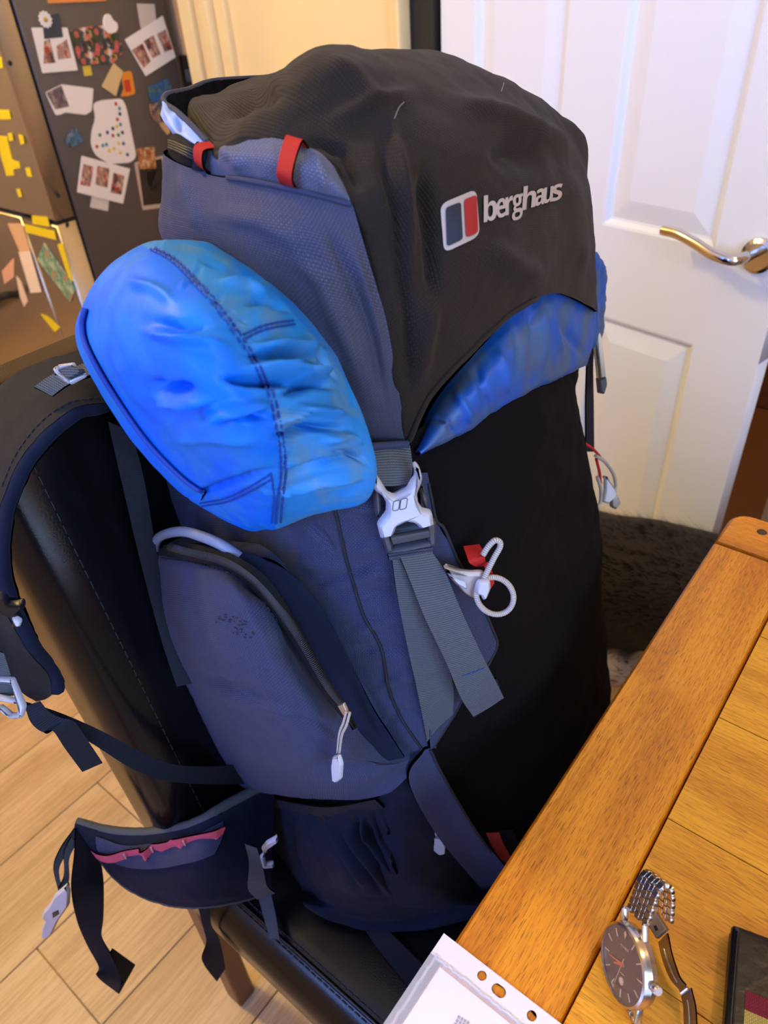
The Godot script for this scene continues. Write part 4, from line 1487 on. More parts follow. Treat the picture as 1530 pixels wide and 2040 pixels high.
func build_pocket() -> void:
	var rows := [
		row_l([318, 1098, 0.222, 380, 1112, 0.205, 450, 1128, 0.203, 500, 1165, 0.208, 525, 1196, 0.212]),
		row_l([317, 1150, 0.215, 390, 1165, 0.190, 470, 1185, 0.188, 530, 1215, 0.2, 573, 1268, 0.212]),
		row_l([322, 1250, 0.212, 400, 1262, 0.180, 490, 1280, 0.178, 560, 1300, 0.190, 625, 1350, 0.212]),
		row_l([362, 1347, 0.212, 430, 1358, 0.180, 520, 1375, 0.176, 600, 1395, 0.188, 680, 1425, 0.213]),
		row_l([403, 1432, 0.214, 470, 1445, 0.186, 560, 1460, 0.180, 640, 1480, 0.192, 745, 1518, 0.22]),
		row_l([440, 1515, 0.220, 500, 1530, 0.200, 590, 1545, 0.194, 680, 1550, 0.202]) + [er(830, 1518, 0.002)],
		row_l([462, 1556, 0.230, 500, 1573, 0.220, 580, 1587, 0.214, 690, 1594, 0.216, 775, 1580, 0.224])]
	pocket = grid(tuck(rows, AL * 0.03, 0.03), 100, 110, -AL)
	crumple(pocket, [
		[px([390, 1340, 470, 1370, 540, 1410]), 10, -0.0035], [px([400, 1365, 500, 1400, 640, 1440]), 12, 0.003], [px([500, 1180, 540, 1240, 560, 1300]), 12, 0.003], [px([560, 1420, 640, 1440, 690, 1470]), 9, -0.003],
		[px([440, 1480, 540, 1500, 640, 1500]), 16, 0.002], [px([600, 1520, 680, 1530, 760, 1525]), 9, -0.003], [px([360, 1180, 400, 1250, 440, 1310]), 20, 0.002], [px([690, 1550, 740, 1540, 790, 1530]), 7, 0.003]], 0.0014, 22.0, 31)
	var p := part("side_pocket", cloth(pocket), M.slate, sack, "bulging slate zip pocket")
	# dark dirt marks where the cloth has been scratched
	var rng := RandomNumberGenerator.new()
	rng.seed = 77
	var marks := []
	for k in 46:
		var c := Vector2(425 + rng.randf() * 78, 1222 + rng.randf() * 46)
		if absf((c.y - 1222) - (c.x - 425) * 0.5) > 20:
			continue
		marks.append(decal(pocket, rounded([c, c + Vector2(rng.randf_range(2, 9), rng.randf_range(-1, 2)), c + Vector2(rng.randf_range(2, 7), rng.randf_range(2, 4)), c + Vector2(0, 2)], 1.0, 2), 0.0004))
	part("scuff_marks", join(marks), M.stitch_dark, p, "dark scuff marks", "stuff")
	# zip: tape, coils and a dark gusset behind it
	var gus := grid([
		row_l([316, 1086, 0.226, 400, 1082, 0.212, 464, 1090, 0.214]), row_l([330, 1090, 0.214, 440, 1108, 0.206, 520, 1112, 0.214]), row_l([440, 1120, 0.205, 520, 1155, 0.208, 575, 1140, 0.222]),
		row_l([520, 1180, 0.208, 590, 1235, 0.213, 640, 1210, 0.228]), row_l([590, 1290, 0.21, 650, 1335, 0.217, 700, 1322, 0.232]), row_l([660, 1400, 0.212, 710, 1420, 0.222, 748, 1418, 0.234]), row_l([735, 1515, 0.222, 770, 1515, 0.230, 806, 1510, 0.238])], 24, 70, -AL)
	crumple(gus, [[px([700, 1330, 740, 1420, 780, 1500]), 10, -0.003]], 0.001, 30.0, 33)
	var gz := part("zip_gusset", cloth(gus, 0.002), M.navy, sack, "dark gusset beside the pocket zip")
	var tape_line := [[316, 1089, 318, 1099, 320, 1109], [364, 1081, 366, 1096, 369, 1115], [447, 1098, 444, 1117, 450, 1140], [514, 1135, 505, 1152, 495, 1168], [552, 1177, 543, 1197, 535, 1217], [598, 1252, 588, 1262, 574, 1270], [656, 1357, 646, 1364, 634, 1370], [700, 1425, 690, 1428, 676, 1424], [712, 1450, 706, 1452, 700, 1448]]
	var tape := []
	for r in tape_line:
		tape.append(row_l([r[0], r[1], 0.205, r[2], r[3], 0.1995, r[4], r[5], 0.2005]))
	tape[0] = row_l([316, 1089, 0.220, 317, 1098, 0.216, 318, 1108, 0.216])
	var tp := grid(tape, 10, 80, -AL)
	var zt := part("zip_tape", cloth(tp, 0.002), M.tape, sack)
	var path := [340, 1090, 366, 1096, 446, 1117, 505, 1152, 545, 1197, 590, 1260, 648, 1362, 686, 1416]
	var mid := trace(tp, path, 240, 0.001)
	var nrm := trace_normals(tp, path, 240)
	var teeth := []
	for k in range(1, 240):
		var d: Vector3 = (mid[k] - mid[k - 1]).normalized()
		var x: Vector3 = nrm[k].cross(d).normalized()
		teeth.append(tube([mid[k] - x * 0.0026, mid[k] - x * 0.0012 + nrm[k] * 0.0016, mid[k] + x * 0.0012 + nrm[k] * 0.0016, mid[k] + x * 0.0026], 0.0005, 0, 5))
	part("zip_teeth", join(teeth), M.coil, zt, "", "stuff")
	part("stitching", stitches(trace(pocket, [322, 1112, 385, 1122, 464, 1146, 502, 1171, 539, 1222, 573, 1270, 602, 1316, 635, 1370, 673, 1420], 300, 0.0006), trace_normals(pocket, [322, 1112, 385, 1122, 464, 1146, 502, 1171, 539, 1222, 573, 1270, 602, 1316, 635, 1370, 673, 1420], 300), 0.003, 0.0014, 0.0005), M.stitch_dark, p)
	# pale piping rolled along the top
	var roll := []
	for z in [[312, 1092, 0.221], [313, 1075, 0.219], [330, 1064, 0.214], [364, 1059, 0.208], [400, 1068, 0.206], [440, 1085, 0.207], [478, 1110, 0.210]]:
		roll.append(ol(z[0], z[1], z[2]))
	part("pocket_piping", tube(roll, 0.0036, 50, 10), M.piping, sack, "pale rolled piping over the pocket zip")
	# puller with reflective cord
	var pull := part("zip_pull", plate(rounded(seen([676, 1402, 688, 1398, 697, 1418, 688, 1422], frame(ol(686, 1412, 0.194), -AL)), 0.0006), 0.002, 0.0004, frame(ol(686, 1412, 0.194), -AL)), M.zinc, sack)
	part("cord", tube([ol(690, 1418, 0.192), ol(684, 1440, 0.190), ol(676, 1462, 0.189), ol(672, 1500, 0.189)], 0.0009, 20, 6), M.cord, pull)
	part("cord", tube([ol(697, 1420, 0.192), ol(690, 1445, 0.190), ol(681, 1465, 0.189), ol(676, 1502, 0.189)], 0.0009, 20, 6), M.cord, pull)
	var tg := frame(ol(675, 1528, 0.188), -AL)
	part("grip", plate(rounded(seen([668, 1502, 680, 1500, 687, 1518, 685, 1546, 676, 1553, 667, 1547, 665, 1520], tg), 0.0012), 0.004, 0.0012, tg), M.buckle, pull)


func build_base() -> void:
	# the lower compartment
	var rows := [
		row_l([533, 1580, 0.246, 620, 1592, 0.236, 700, 1592, 0.234, 780, 1565, 0.238]) + [edge(1500)],
		row_l([548, 1660, 0.238, 630, 1670, 0.224, 710, 1680, 0.222, 800, 1655, 0.236]) + [edge(1640)],
		row_l([566, 1745, 0.232, 640, 1757, 0.214, 720, 1765, 0.214, 830, 1762, 0.236]) + [edge(1770)],
		[oy(600, 1790, 0.50), oy(655, 1812, 0.497), oy(740, 1826, 0.497), oy(850, 1822, 0.497), oy(975, 1800, 0.50)],
		[oy(620, 1800, 0.482), oy(665, 1823, 0.48), oy(745, 1846, 0.479), oy(850, 1848, 0.479), oy(975, 1815, 0.48)]]
	var under := []
	for p in rows[-1]:
		under.append(p + AL * 0.08 - Vector3(0, 0.003, 0))
	rows.append(under)
	base = grid(rows, 90, 90, -AL)
	crumple(base, [[px([560, 1770, 640, 1808, 760, 1825, 860, 1825]), 10, 0.002]], 0.002, 26.0, 41)
	part("lower_panel", cloth(base), M.navy, sack)
	# gathered stretch pocket over it
	var mp := []
	for r in [[546, 1576, 620, 1588, 700, 1596, 780, 1584, 0.012], [556, 1650, 632, 1662, 706, 1672, 772, 1660, 0.014], [570, 1722, 650, 1735, 724, 1745, 790, 1742, 0.012], [590, 1776, 668, 1800, 750, 1815, 846, 1820, 0.004]]:
		var line := []
		for k in range(0, 8, 2):
			var h := hit(base, Vector2(r[k], r[k + 1]))
			line.append(h[0] + h[1] * (r[8] * (-0.1 if k == 6 else 1.0)))
		mp.append(line)
	var stretch := grid(mp, 100, 80, -AL)
	var folds := []
	for z in [[600, 1612, 625, 1680, 660, 1760], [630, 1618, 665, 1690, 720, 1780], [655, 1620, 700, 1700, 770, 1790], [690, 1625, 730, 1690, 800, 1790], [720, 1622, 750, 1680, 810, 1790], [745, 1618, 765, 1660, 800, 1740], [580, 1610, 590, 1690, 610, 1760], [710, 1622, 712, 1650, 720, 1680]]:
		folds.append([px(z), 7, -0.006])
		var up := []
		for c in px(z):
			up.append(c + Vector2(11, -3))
		folds.append([up, 6, 0.005])
	crumple(stretch, folds, 0.001, 40.0, 43)
	var sp := part("stretch_pocket", cloth(stretch, 0.002), M.mesh_navy, sack, "gathered dark stretch pocket")
	var el := []
	for c in px([548, 1580, 620, 1594, 690, 1602, 762, 1595]):
		var h := hit(base, c)
		el.append(h[0] + h[1] * (0.0145 if c.x < 740 else 0.004))
	var eb := band(el, [Vector3.UP, Vector3.UP, Vector3.UP, Vector3.UP], 0.011, 0.002, 40, -AL)
	part("elastic", cloth(eb, 0.002, 0.02), M.webbing_dark, sp)
	# slate stripe running down the front edge
	var st := grid([ers([846, 1494, 852, 1492, 858, 1490], 0.003), [er(815, 1556, 0.012)] + ers([848, 1546, 882, 1540], 0.007), [er(868, 1660, 0.013)] + ers([905, 1648, 941, 1640], 0.008), [er(922, 1728, 0.010)] + ers([950, 1710, 980, 1695], 0.006), ers([985, 1800, 1005, 1770, 1030, 1755], 0.003)], 16, 60, RN)
	var stripe := part("front_stripe", cloth(st, 0.003), M.slate, sack, "slate stripe down the front edge")
	part("seam", tube(trace(st, [857, 1492, 881, 1542, 939, 1641, 978, 1696], 40, 0.0005), 0.0012, 0, 6), M.stitch_dark, stripe)
	# zip tag hanging from it
	var tg := frame(er(872, 1675, 0.008), RN)
	var tagp := part("zip_tag", plate(rounded(seen([862, 1660, 878, 1662, 886, 1680, 885, 1694, 872, 1697, 861, 1688], tg), 0.0012), 0.004, 0.0012, tg), M.buckle, sack)
	part("cord", tube([er(867, 1645, 0.006), er(869, 1664, 0.010)], 0.001, 4, 6), M.cord, tagp)
	# patch with a pink tape low on the black front
	var patch := drape(front, [[938, 1656, 975, 1652, 1020, 1650], [955, 1690, 990, 1690, 1035, 1690], [985, 1730, 1020, 1730, 1060, 1730]], 14, 14, 0.002)
	var pp := part("front_patch", cloth(patch, 0.002), M.navy, sack)
	var pink := drape(front, [[962, 1653, 975, 1652, 988, 1652], [975, 1680, 988, 1680, 1001, 1680], [994, 1712, 1006, 1712, 1018, 1712]], 8, 16, 0.004)
	part("pink_tape", cloth(pink, 0.0015, 0.012), M.pink, pp)
	# sling under the sack, lying on the seat
	var sl := grid([[oy(715, 1835, 0.476), oy(760, 1840, 0.476)], [oy(760, 1900, 0.473), oy(820, 1900, 0.473)], [oy(830, 1985, 0.473), oy(890, 1970, 0.473)]], 8, 20, Vector3.UP)
	part("base_strap", cloth(sl, 0.002, 0.02), M.webbing_dark, sack, "dark strap lying on the seat")


func build_front_strap() -> void:
	var lb := thing_part("lid_buckle", sack)
	# webbing sewn into the tip of the lid
	var w1 := grid([ers([741, 888, 778, 884, 817, 888], 0.0005), ers([746, 930, 784, 928, 822, 930], 0.008), ers([756, 968, 788, 968, 818, 962], 0.012)], 12, 24, RN)
	part("webbing", cloth(w1, 0.002, 0.02), M.webbing, lb)
	# dark half: side arms, cross bars and the slot for the strap
	var fr := frame(er(802, 1020, 0.011), RN)
	var arms := []
	for o in [[745, 972, 752, 966, 757, 990, 758, 1015, 752, 1030, 746, 1020], [836, 962, 843, 966, 852, 992, 852, 1012, 845, 1010, 838, 988]]:
		arms.append(plate(rounded(seen(o, fr), 0.0012), 0.006, 0.0012, fr.translated_local(Vector3(0, 0, -0.004))))
	for o in [[754, 1052, 776, 1058, 784, 1098, 770, 1101], [846, 1036, 867, 1034, 866, 1080, 852, 1084], [768, 1088, 864, 1071, 865, 1081, 771, 1101], [768, 1050, 850, 1036, 852, 1046, 772, 1062]]:
		arms.append(plate(rounded(seen(o, fr), 0.001), 0.007, 0.0014, fr.translated_local(Vector3(0, 0, -0.003))))
	part("socket", join(arms), M.buckle_dark, lb, "dark socket half of the buckle")
	var wl := grid([ers([779, 1066, 815, 1059, 853, 1052], 0.012), ers([780, 1074, 816, 1067, 855, 1060], 0.0165), ers([783, 1085, 818, 1078, 857, 1070], 0.012)], 12, 10, RN)
	part("webbing", cloth(wl, 0.002, 0.02), M.webbing, lb)
	# pale half
	var ol2 := [738, 933, 738, 957, 744, 967, 758, 976, 767, 992, 767, 1012, 757, 1025, 749, 1036, 755, 1062, 779, 1057, 787, 1035, 797, 1029, 815, 1027, 825, 1033, 834, 1043, 860, 1035, 856, 1010, 838, 1006, 829, 992, 826, 973, 834, 955, 837, 943, 832, 922, 825, 914, 819, 918, 825, 938, 816, 950, 806, 968, 783, 979, 769, 973, 757, 953, 744, 933]
	var face := fr.translated_local(Vector3(0, 0, 0.0005))
	var clip := part("clip", plate(rounded(seen(ol2, face), 0.0016, 4), 0.0075, 0.0022, face), M.buckle, lb, "pale grey clip half of the buckle")
	var top := fr.translated_local(Vector3(0, 0, 0.0083))
	for o in [[784, 999, 797, 996, 794, 1016, 782, 1018], [799, 995, 812, 992, 809, 1013, 796, 1016]]:
		var ring := []
		for c in rounded(seen(o, top), 0.001, 3):
			ring.append(top * Vector3(c.x, c.y, 0.0))
		ring.append(ring[0])
		part("embossed_ring", tube(ring, 0.00022, 0, 5), M.buckle_dark, clip)
	# hemmed tab and the two tails of webbing
	var hem := grid([ers([772, 1098, 816, 1092, 862, 1084], 0.006), ers([776, 1116, 818, 1108, 862, 1104], 0.009), ers([777, 1112, 818, 1106, 862, 1101], 0.005)], 14, 8, RN)
	part("strap_tab", cloth(hem, 0.003), M.hem, sack)
	var s1 := grid([ers([781, 1112, 815, 1112, 850, 1112], 0.006), ers([792, 1190, 830, 1190, 866, 1185], 0.006), ers([812, 1290, 848, 1288, 884, 1284], 0.005), ers([832, 1380, 868, 1375, 903, 1370], 0.0045), ers([851, 1478, 873, 1450, 902, 1424], 0.003)], 16, 60, RN)
	part("compression_strap", cloth(s1, 0.0018, 0.02), M.webbing, sack, "flat grey webbing running down the front edge")
	var s2 := grid([ers([797, 1110, 828, 1106, 861, 1100], 0.009), ers([814, 1150, 852, 1146, 887, 1140], 0.012), ers([846, 1230, 884, 1222, 917, 1212], 0.016), ers([889, 1320, 926, 1310, 958, 1300], 0.020), ers([918, 1390, 955, 1378, 988, 1358], 0.021), ers([943, 1428, 975, 1410, 1004, 1390], 0.019)], 16, 70, RN)
	crumple(s2, [[px([925, 1345, 950, 1336, 972, 1326]), 3, -0.0008]])
	var tail := part("strap_tail", cloth(s2, 0.0018, 0.02), M.webbing, sack, "loose grey end of webbing with a sewn fold")
	part("stitching", stitches(trace(s2, [920, 1346, 945, 1338, 974, 1326], 80, 0.0003), trace_normals(s2, [920, 1346, 945, 1338, 974, 1326], 80), 0.002, 0.001, 0.00035), M.stitch, tail)
	part("folded_end", cloth(grid([ers([925, 1385, 990, 1352], 0.0175), ers([944, 1430, 1003, 1392], 0.0155)], 8, 8, RN), 0.0016, 0.02), M.webbing_dark, tail)
	# ice axe loop: red tab, pale clip, elastic ring
	var ax := thing_part("axe_holder", sack)
	var red := grid([ers([923, 1088, 940, 1086, 955, 1084], 0.006), ers([930, 1108, 946, 1104, 964, 1100], 0.014), ers([936, 1122, 950, 1118, 966, 1112], 0.017), ers([950, 1130, 962, 1128, 970, 1126], 0.010)], 10, 24, RN)
	part("red_tab", cloth(red, 0.0015, 0.012), M.red, ax)
	var red2 := grid([ers([962, 1122, 972, 1120], 0.010), ers([970, 1145, 982, 1142], 0.011), ers([973, 1180, 985, 1162], 0.009)], 6, 14, RN)
	part("red_tab", cloth(red2, 0.0015, 0.012), M.red, ax)
	var cf := frame(er(922, 1150, 0.010), RN)
	part("clip", plate(rounded(seen([880, 1121, 905, 1128, 935, 1131, 958, 1130, 965, 1140, 958, 1160, 950, 1184, 934, 1182, 917, 1172, 900, 1152], cf), 0.002), 0.006, 0.002, cf), M.cord, ax, "pale plastic clip")
	part("clip_slot", plate(rounded(seen([890, 1133, 905, 1140, 922, 1146, 925, 1160, 906, 1150], cf), 0.001), 0.0068, 0.0006, cf), M.buckle, ax)
	var cord := ers([958, 1165, 970, 1140, 985, 1110, 996, 1090, 995, 1079, 985, 1077, 972, 1090, 962, 1106], 0.018)
	part("elastic_cord", tube(cord, 0.0018, 50, 8), M.cord, ax, "white elastic cord")
	var ring := []
	for k in 33:
		var a := TAU * k / 32.0
		ring.append(er(986 + 37 * cos(a) + 4 * sin(a), 1187 + 37 * sin(a), 0.017))
	part("elastic_ring", tube(ring, 0.0018, 0, 8), M.cord, ax, "white elastic ring")
	var kf := frame(er(958, 1165, 0.017), RN)
	part("cord_lock", plate(rounded(seen([945, 1160, 950, 1150, 962, 1150, 973, 1150, 974, 1165, 966, 1185, 959, 1188, 955, 1178, 944, 1175], kf), 0.0015), 0.005, 0.0016, kf), M.buckle, ax)

# a part that is only a node for its own pieces
func thing_part(called: String, parent: Node3D) -> Node3D:
	var o := Node3D.new()
	o.name = called
	parent.add_child(o, true)
	return o


func build_harness() -> void:
	# shoulder strap: over the back of the chair and down again
	var pad := grid([
		[of(165, 700, -0.455), of(185, 755, -0.435), of(215, 800, -0.42)],
		[of(95, 715, -0.475), of(120, 765, -0.445), of(150, 812, -0.42)],
		[of(30, 745, -0.485), of(62, 800, -0.45), of(95, 850, -0.42)],
		[of(-30, 800, -0.485), of(5, 860, -0.45), of(42, 912, -0.42)],
		[of(-80, 900, -0.47), of(-35, 950, -0.44), of(8, 985, -0.415)],
		[of(-95, 1020, -0.45), of(-50, 1045, -0.425), of(-12, 1065, -0.405)],
		[of(-85, 1150, -0.43), of(-40, 1155, -0.41), of(-8, 1160, -0.395)],
		[of(-50, 1250, -0.41), of(-10, 1245, -0.40), of(22, 1240, -0.385)],
		[of(-12, 1325, -0.40), of(28, 1310, -0.39), of(58, 1300, -0.38)],
		[of(42, 1378, -0.395), of(72, 1362, -0.387), of(96, 1345, -0.38)],
		[of(72, 1398, -0.395), of(90, 1394, -0.387), of(104, 1384, -0.38)]], 14, 90, EYE - of(50, 1000, -0.43))
	crumple(pad, [], 0.0008, 50.0, 51)
	var strap := part("shoulder_strap", cloth(pad, 0.012), M.pad, sack, "padded black shoulder strap curling off to the left")
	var edge_pts := []
	for j in pad.h:
		edge_pts.append(pad.p[j * pad.w + pad.w - 1] - pad.n[j * pad.w + pad.w - 1] * 0.005)
	part("edging", tube(edge_pts, 0.0048, 0, 8), M.navy, strap)
	part("stitching", stitches(trace(pad, [200, 792, 140, 802, 85, 838, 35, 900, 2, 972], 200, 0.0003), trace_normals(pad, [200, 792, 140, 802, 85, 838, 35, 900, 2, 972], 200), 0.003, 0.0015, 0.0005), M.stitch_dark, strap)
	# load lifter with its pale ladder buckle
	var ll := thing_part("load_lifter", sack)
	part("webbing", cloth(grid([[of(68, 770, -0.438), of(104, 789, -0.428)], [of(100, 748, -0.437), of(132, 768, -0.425)], [of(135, 735, -0.432), of(166, 752, -0.418)], [of(190, 715, -0.43), of(210, 735, -0.415)]], 8, 30, -AL + Vector3.UP), 0.002, 0.02), M.webbing, ll)
	var bf := frame(of(140, 745, -0.415), (-AL + AF * 0.5 + Vector3.UP * 0.6).normalized())
	var fb := []
	for o in [[110, 735, 120, 728, 125, 748, 120, 752], [112, 745, 122, 742, 146, 757, 142, 766], [120, 727, 152, 722, 156, 731, 124, 737], [140, 757, 175, 742, 176, 751, 146, 767]]:
		fb.append(plate(rounded(seen(o, bf), 0.0012), 0.004, 0.0014, bf))
	part("ladder_buckle", join(fb), M.buckle, ll, "pale ladder buckle")
	part("webbing", plate(rounded(seen([127, 738, 150, 730, 168, 735, 172, 742, 146, 756], bf), 0.0005), 0.006, 0.0006, bf, 0.02), M.webbing, ll)
	# buckle, webbing and tail at the lower end
	var lw := thing_part("strap_adjuster", sack)
	part("webbing", cloth(grid([[of(-30, 1290, -0.375), of(8, 1302, -0.372)], [of(-12, 1345, -0.374), of(24, 1352, -0.370)], [of(-4, 1390, -0.374), of(34, 1385, -0.370)]], 6, 16, AF - AL), 0.002, 0.02), M.webbing, lw)
	var lf := frame(of(25, 1385, -0.368), (AF * 0.6 - AL * 0.6 + Vector3.UP * 0.4).normalized())
	var lb := []
	for o in [[-8, 1343, 28, 1346, 34, 1358, -8, 1354], [22, 1346, 32, 1346, 56, 1402, 50, 1424, 38, 1418, 42, 1402], [-8, 1378, 38, 1388, 42, 1397, -8, 1390], [0, 1400, 14, 1404, 26, 1418, 48, 1415, 50, 1425, 26, 1427, 6, 1414]]:
		lb.append(plate(rounded(seen(o, lf), 0.0012), 0.005, 0.0015, lf))
	part("ladder_buckle", join(lb), M.buckle, lw, "pale ladder buckle at the strap's lower end")
	var run := grid([
		[of(52, 1398, -0.385), of(66, 1414, -0.383)], [of(120, 1420, -0.388), of(112, 1440, -0.386)], [of(200, 1455, -0.388), of(185, 1482, -0.386)], [of(285, 1500, -0.385), of(268, 1534, -0.383)],
		[of(345, 1522, -0.385), of(335, 1556, -0.383)], [of(405, 1527, -0.388), of(402, 1562, -0.386)], [of(475, 1524, -0.392), of(480, 1562, -0.390)], [of(540, 1520, -0.396), of(545, 1558, -0.394)]], 8, 60, AF)
	part("webbing", cloth(run, 0.0018, 0.02), M.webbing_dark, lw, "dark webbing back to the sack")
	var tl := grid([
		[of(50, 1408, -0.376), of(80, 1396, -0.374)], [of(62, 1440, -0.370), of(98, 1418, -0.368)], [of(84, 1458, -0.366), of(122, 1430, -0.364)], [of(105, 1456, -0.362), of(148, 1438, -0.36)],
		[of(130, 1492, -0.362), of(174, 1474, -0.36)], [of(164, 1538, -0.364), of(205, 1520, -0.362)]], 8, 50, AF - AL * 0.5)
	part("strap_tail", cloth(tl, 0.0018, 0.02), M.webbing_dark, lw, "loose tail with a square folded end")
	# chest clip at the left margin
	var cc := thing_part("chest_clip", sack)
	var xf := frame(of(25, 1215, -0.352), (AF * 0.7 - AL * 0.7).normalized())
	part("clip", plate(rounded(seen([0, 1172, 15, 1176, 24, 1192, 42, 1190, 46, 1187, 53, 1190, 53, 1202, 44, 1206, 41, 1214, 48, 1222, 49, 1236, 40, 1241, 28, 1238, 30, 1224, 18, 1215, 2, 1212, -8, 1190], xf), 0.0015), 0.006, 0.0018, xf), M.buckle_black, cc, "black chest clip")
	part("clip_tip", plate(rounded(seen([26, 1224, 36, 1224, 46, 1230, 44, 1240, 34, 1240], xf.translated_local(Vector3(0, 0, 0.004))), 0.001), 0.004, 0.001, xf.translated_local(Vector3(0, 0, 0.004))), M.buckle, cc)
	# hanging tapes on the back of the sack
	part("back_tape", cloth(grid([[of(215, 840, -0.425), of(262, 860, -0.42)], [of(240, 950, -0.425), of(288, 960, -0.42)], [of(280, 1120, -0.425), of(318, 1130, -0.42)], [of(320, 1270, -0.415), of(352, 1270, -0.41)], [of(352, 1368, -0.405), of(382, 1362, -0.40)]], 8, 40, AF - AL), 0.002, 0.02), M.webbing_dark, sack, "long dark tape beside the chair back")
	# hip belt wing
	var belt := grid([
		[of(548, 1560, -0.372), of(475, 1596, -0.378), of(400, 1636, -0.388), of(330, 1655, -0.425), of(240, 1660, -0.47), of(150, 1638, -0.51)],
		[of(545, 1640, -0.358), of(480, 1670, -0.362), of(405, 1700, -0.372), of(330, 1710, -0.41), of(240, 1697, -0.46), of(148, 1646, -0.508)],
		[of(542, 1720, -0.348), of(485, 1740, -0.352), of(408, 1760, -0.368), of(330, 1760, -0.405), of(242, 1735, -0.46), of(150, 1655, -0.508)],
		[of(540, 1772, -0.346), of(490, 1793, -0.352), of(410, 1808, -0.37), of(330, 1802, -0.41), of(242, 1764, -0.465), of(156, 1664, -0.51)]], 90, 40, AF - AL)
	crumple(belt, [[px([500, 1780, 400, 1790, 300, 1775]), 9, 0.002]], 0.001, 30.0, 55)
	var hb := part("hip_belt", cloth(belt, 0.012), M.navy, sack, "padded dark hip belt wing")
	for e in [0, belt.h - 1]:
		var pts := []
		for i in belt.w:
			pts.append(belt.p[e * belt.w + i] - belt.n[e * belt.w + i] * 0.005)
		part("edging", tube(pts, 0.0055, 0, 8), M.webbing, hb)
	var panel := drape(belt, [[442, 1636, 380, 1668, 310, 1680, 250, 1684, 192, 1666], [440, 1668, 380, 1690, 310, 1702, 250, 1704, 196, 1688], [425, 1700, 380, 1716, 315, 1728, 255, 1724, 205, 1704]], 40, 16, 0.0025)
	part("gear_panel", cloth(panel, 0.002), M.slate, hb, "slate panel on the hip belt")
	var loop := []
	for z in [[441, 1658, 0.004], [420, 1665, 0.006], [380, 1675, 0.0045], [366, 1679, 0.007], [352, 1683, 0.0045], [330, 1689, 0.007], [312, 1692, 0.0045], [298, 1701, 0.009], [285, 1698, 0.005], [258, 1699, 0.0045], [230, 1701, 0.007], [208, 1700, 0.006], [192, 1696, 0.004]]:
		var r := hit(belt, Vector2(z[0], z[1]))
		loop.append(r[0] + r[1] * z[2])
	var ups := []
	for k in loop.size():
		ups.append(Vector3.UP)
	part("daisy_chain", cloth(band(loop, ups, 0.0125, 0.0, 90, AF - AL), 0.0014, 0.012), M.pink, hb, "pink daisy chain tape sewn down in loops")
	for z in [[258, 1700], [313, 1692], [378, 1678]]:
		var r := hit(belt, Vector2(z[0], z[1]))
		part("bar_tack", block(Vector3(0.0016, 0.009, 0.001), 0.0003, frame(r[0] + r[1] * 0.0064, AF - AL)), M.print, hb)
	# belt webbing and its clip, hanging from the tip
	var bw := thing_part("belt_webbing", sack)
	var w := grid([
		[of(152, 1650, -0.505), of(196, 1690, -0.495)], [of(150, 1700, -0.495), of(205, 1740, -0.485)], [of(143, 1770, -0.485), of(207, 1780, -0.475)], [of(152, 1830, -0.48), of(206, 1830, -0.47)],
		[of(172, 1880, -0.478), of(203, 1868, -0.47)], [of(196, 1925, -0.475), of(222, 1905, -0.466)], [of(194, 1946, -0.47), of(240, 1945, -0.462)], [of(236, 1980, -0.468), of(241, 1960, -0.46)]], 10, 70, AF - AL)
	part("webbing", cloth(w, 0.002, 0.02), M.webbing_dark, bw, "hanging hip belt webbing")
	part("folded_end", cloth(grid([[of(226, 1890, -0.48), of(270, 1922, -0.476)], [of(204, 1930, -0.474), of(238, 1980, -0.47)]], 6, 6, AF - AL), 0.002, 0.02), M.webbing_dark, bw)
	part("webbing", cloth(grid([[of(150, 1650, -0.513), of(160, 1662, -0.511)], [of(122, 1690, -0.513), of(134, 1700, -0.511)], [of(107, 1730, -0.51), of(118, 1732, -0.508)], [of(116, 1775, -0.505), of(124, 1774, -0.503)]], 5, 30, AF - AL), 0.002, 0.02), M.webbing, bw)
	part("webbing", cloth(grid([[of(142, 1668, -0.506), of(152, 1680, -0.504)], [of(128, 1700, -0.506), of(138, 1712, -0.504)], [of(128, 1745, -0.505), of(138, 1750, -0.503)], [of(118, 1770, -0.503), of(128, 1778, -0.501)]], 5, 30, AF - AL), 0.002, 0.02), M.webbing, bw)
	var bc := frame(of(112, 1810, -0.5), (AF * 0.5 - AL * 0.86).normalized())
	part("clip", plate(rounded(seen([136, 1755, 143, 1768, 141, 1795, 120, 1825, 108, 1852, 98, 1860, 86, 1856, 88, 1840, 95, 1822, 88, 1818, 90, 1808, 102, 1795, 112, 1776], bc), 0.0016), 0.006, 0.0018, bc), M.buckle, bw, "pale hip belt clip")
	part("clip_slot", plate(rounded(seen([110, 1806, 122, 1800, 124, 1808, 112, 1816], bc), 0.0008), 0.0066, 0.0004, bc), M.buckle_black, bw)
	# stabiliser strap between belt and sack
	var sb := thing_part("belt_stabiliser", sack)
	part("webbing", cloth(grid([[of(488, 1682, -0.338), of(512, 1690, -0.33)], [of(496, 1720, -0.332), of(524, 1730, -0.325)], [of(494, 1770, -0.33), of(532, 1765, -0.32)], [of(512, 1792, -0.328), of(548, 1780, -0.318)]], 6, 30, AF - AL), 0.002, 0.02), M.webbing, sb)
	part("webbing", cloth(grid([[oy(515, 1790, 0.492), oy(540, 1782, 0.492)], [oy(526, 1830, 0.481), oy(549, 1822, 0.482)], [oy(537, 1868, 0.474), oy(557, 1873, 0.474)]], 6, 20, Vector3.UP), 0.002, 0.02), M.webbing, sb)
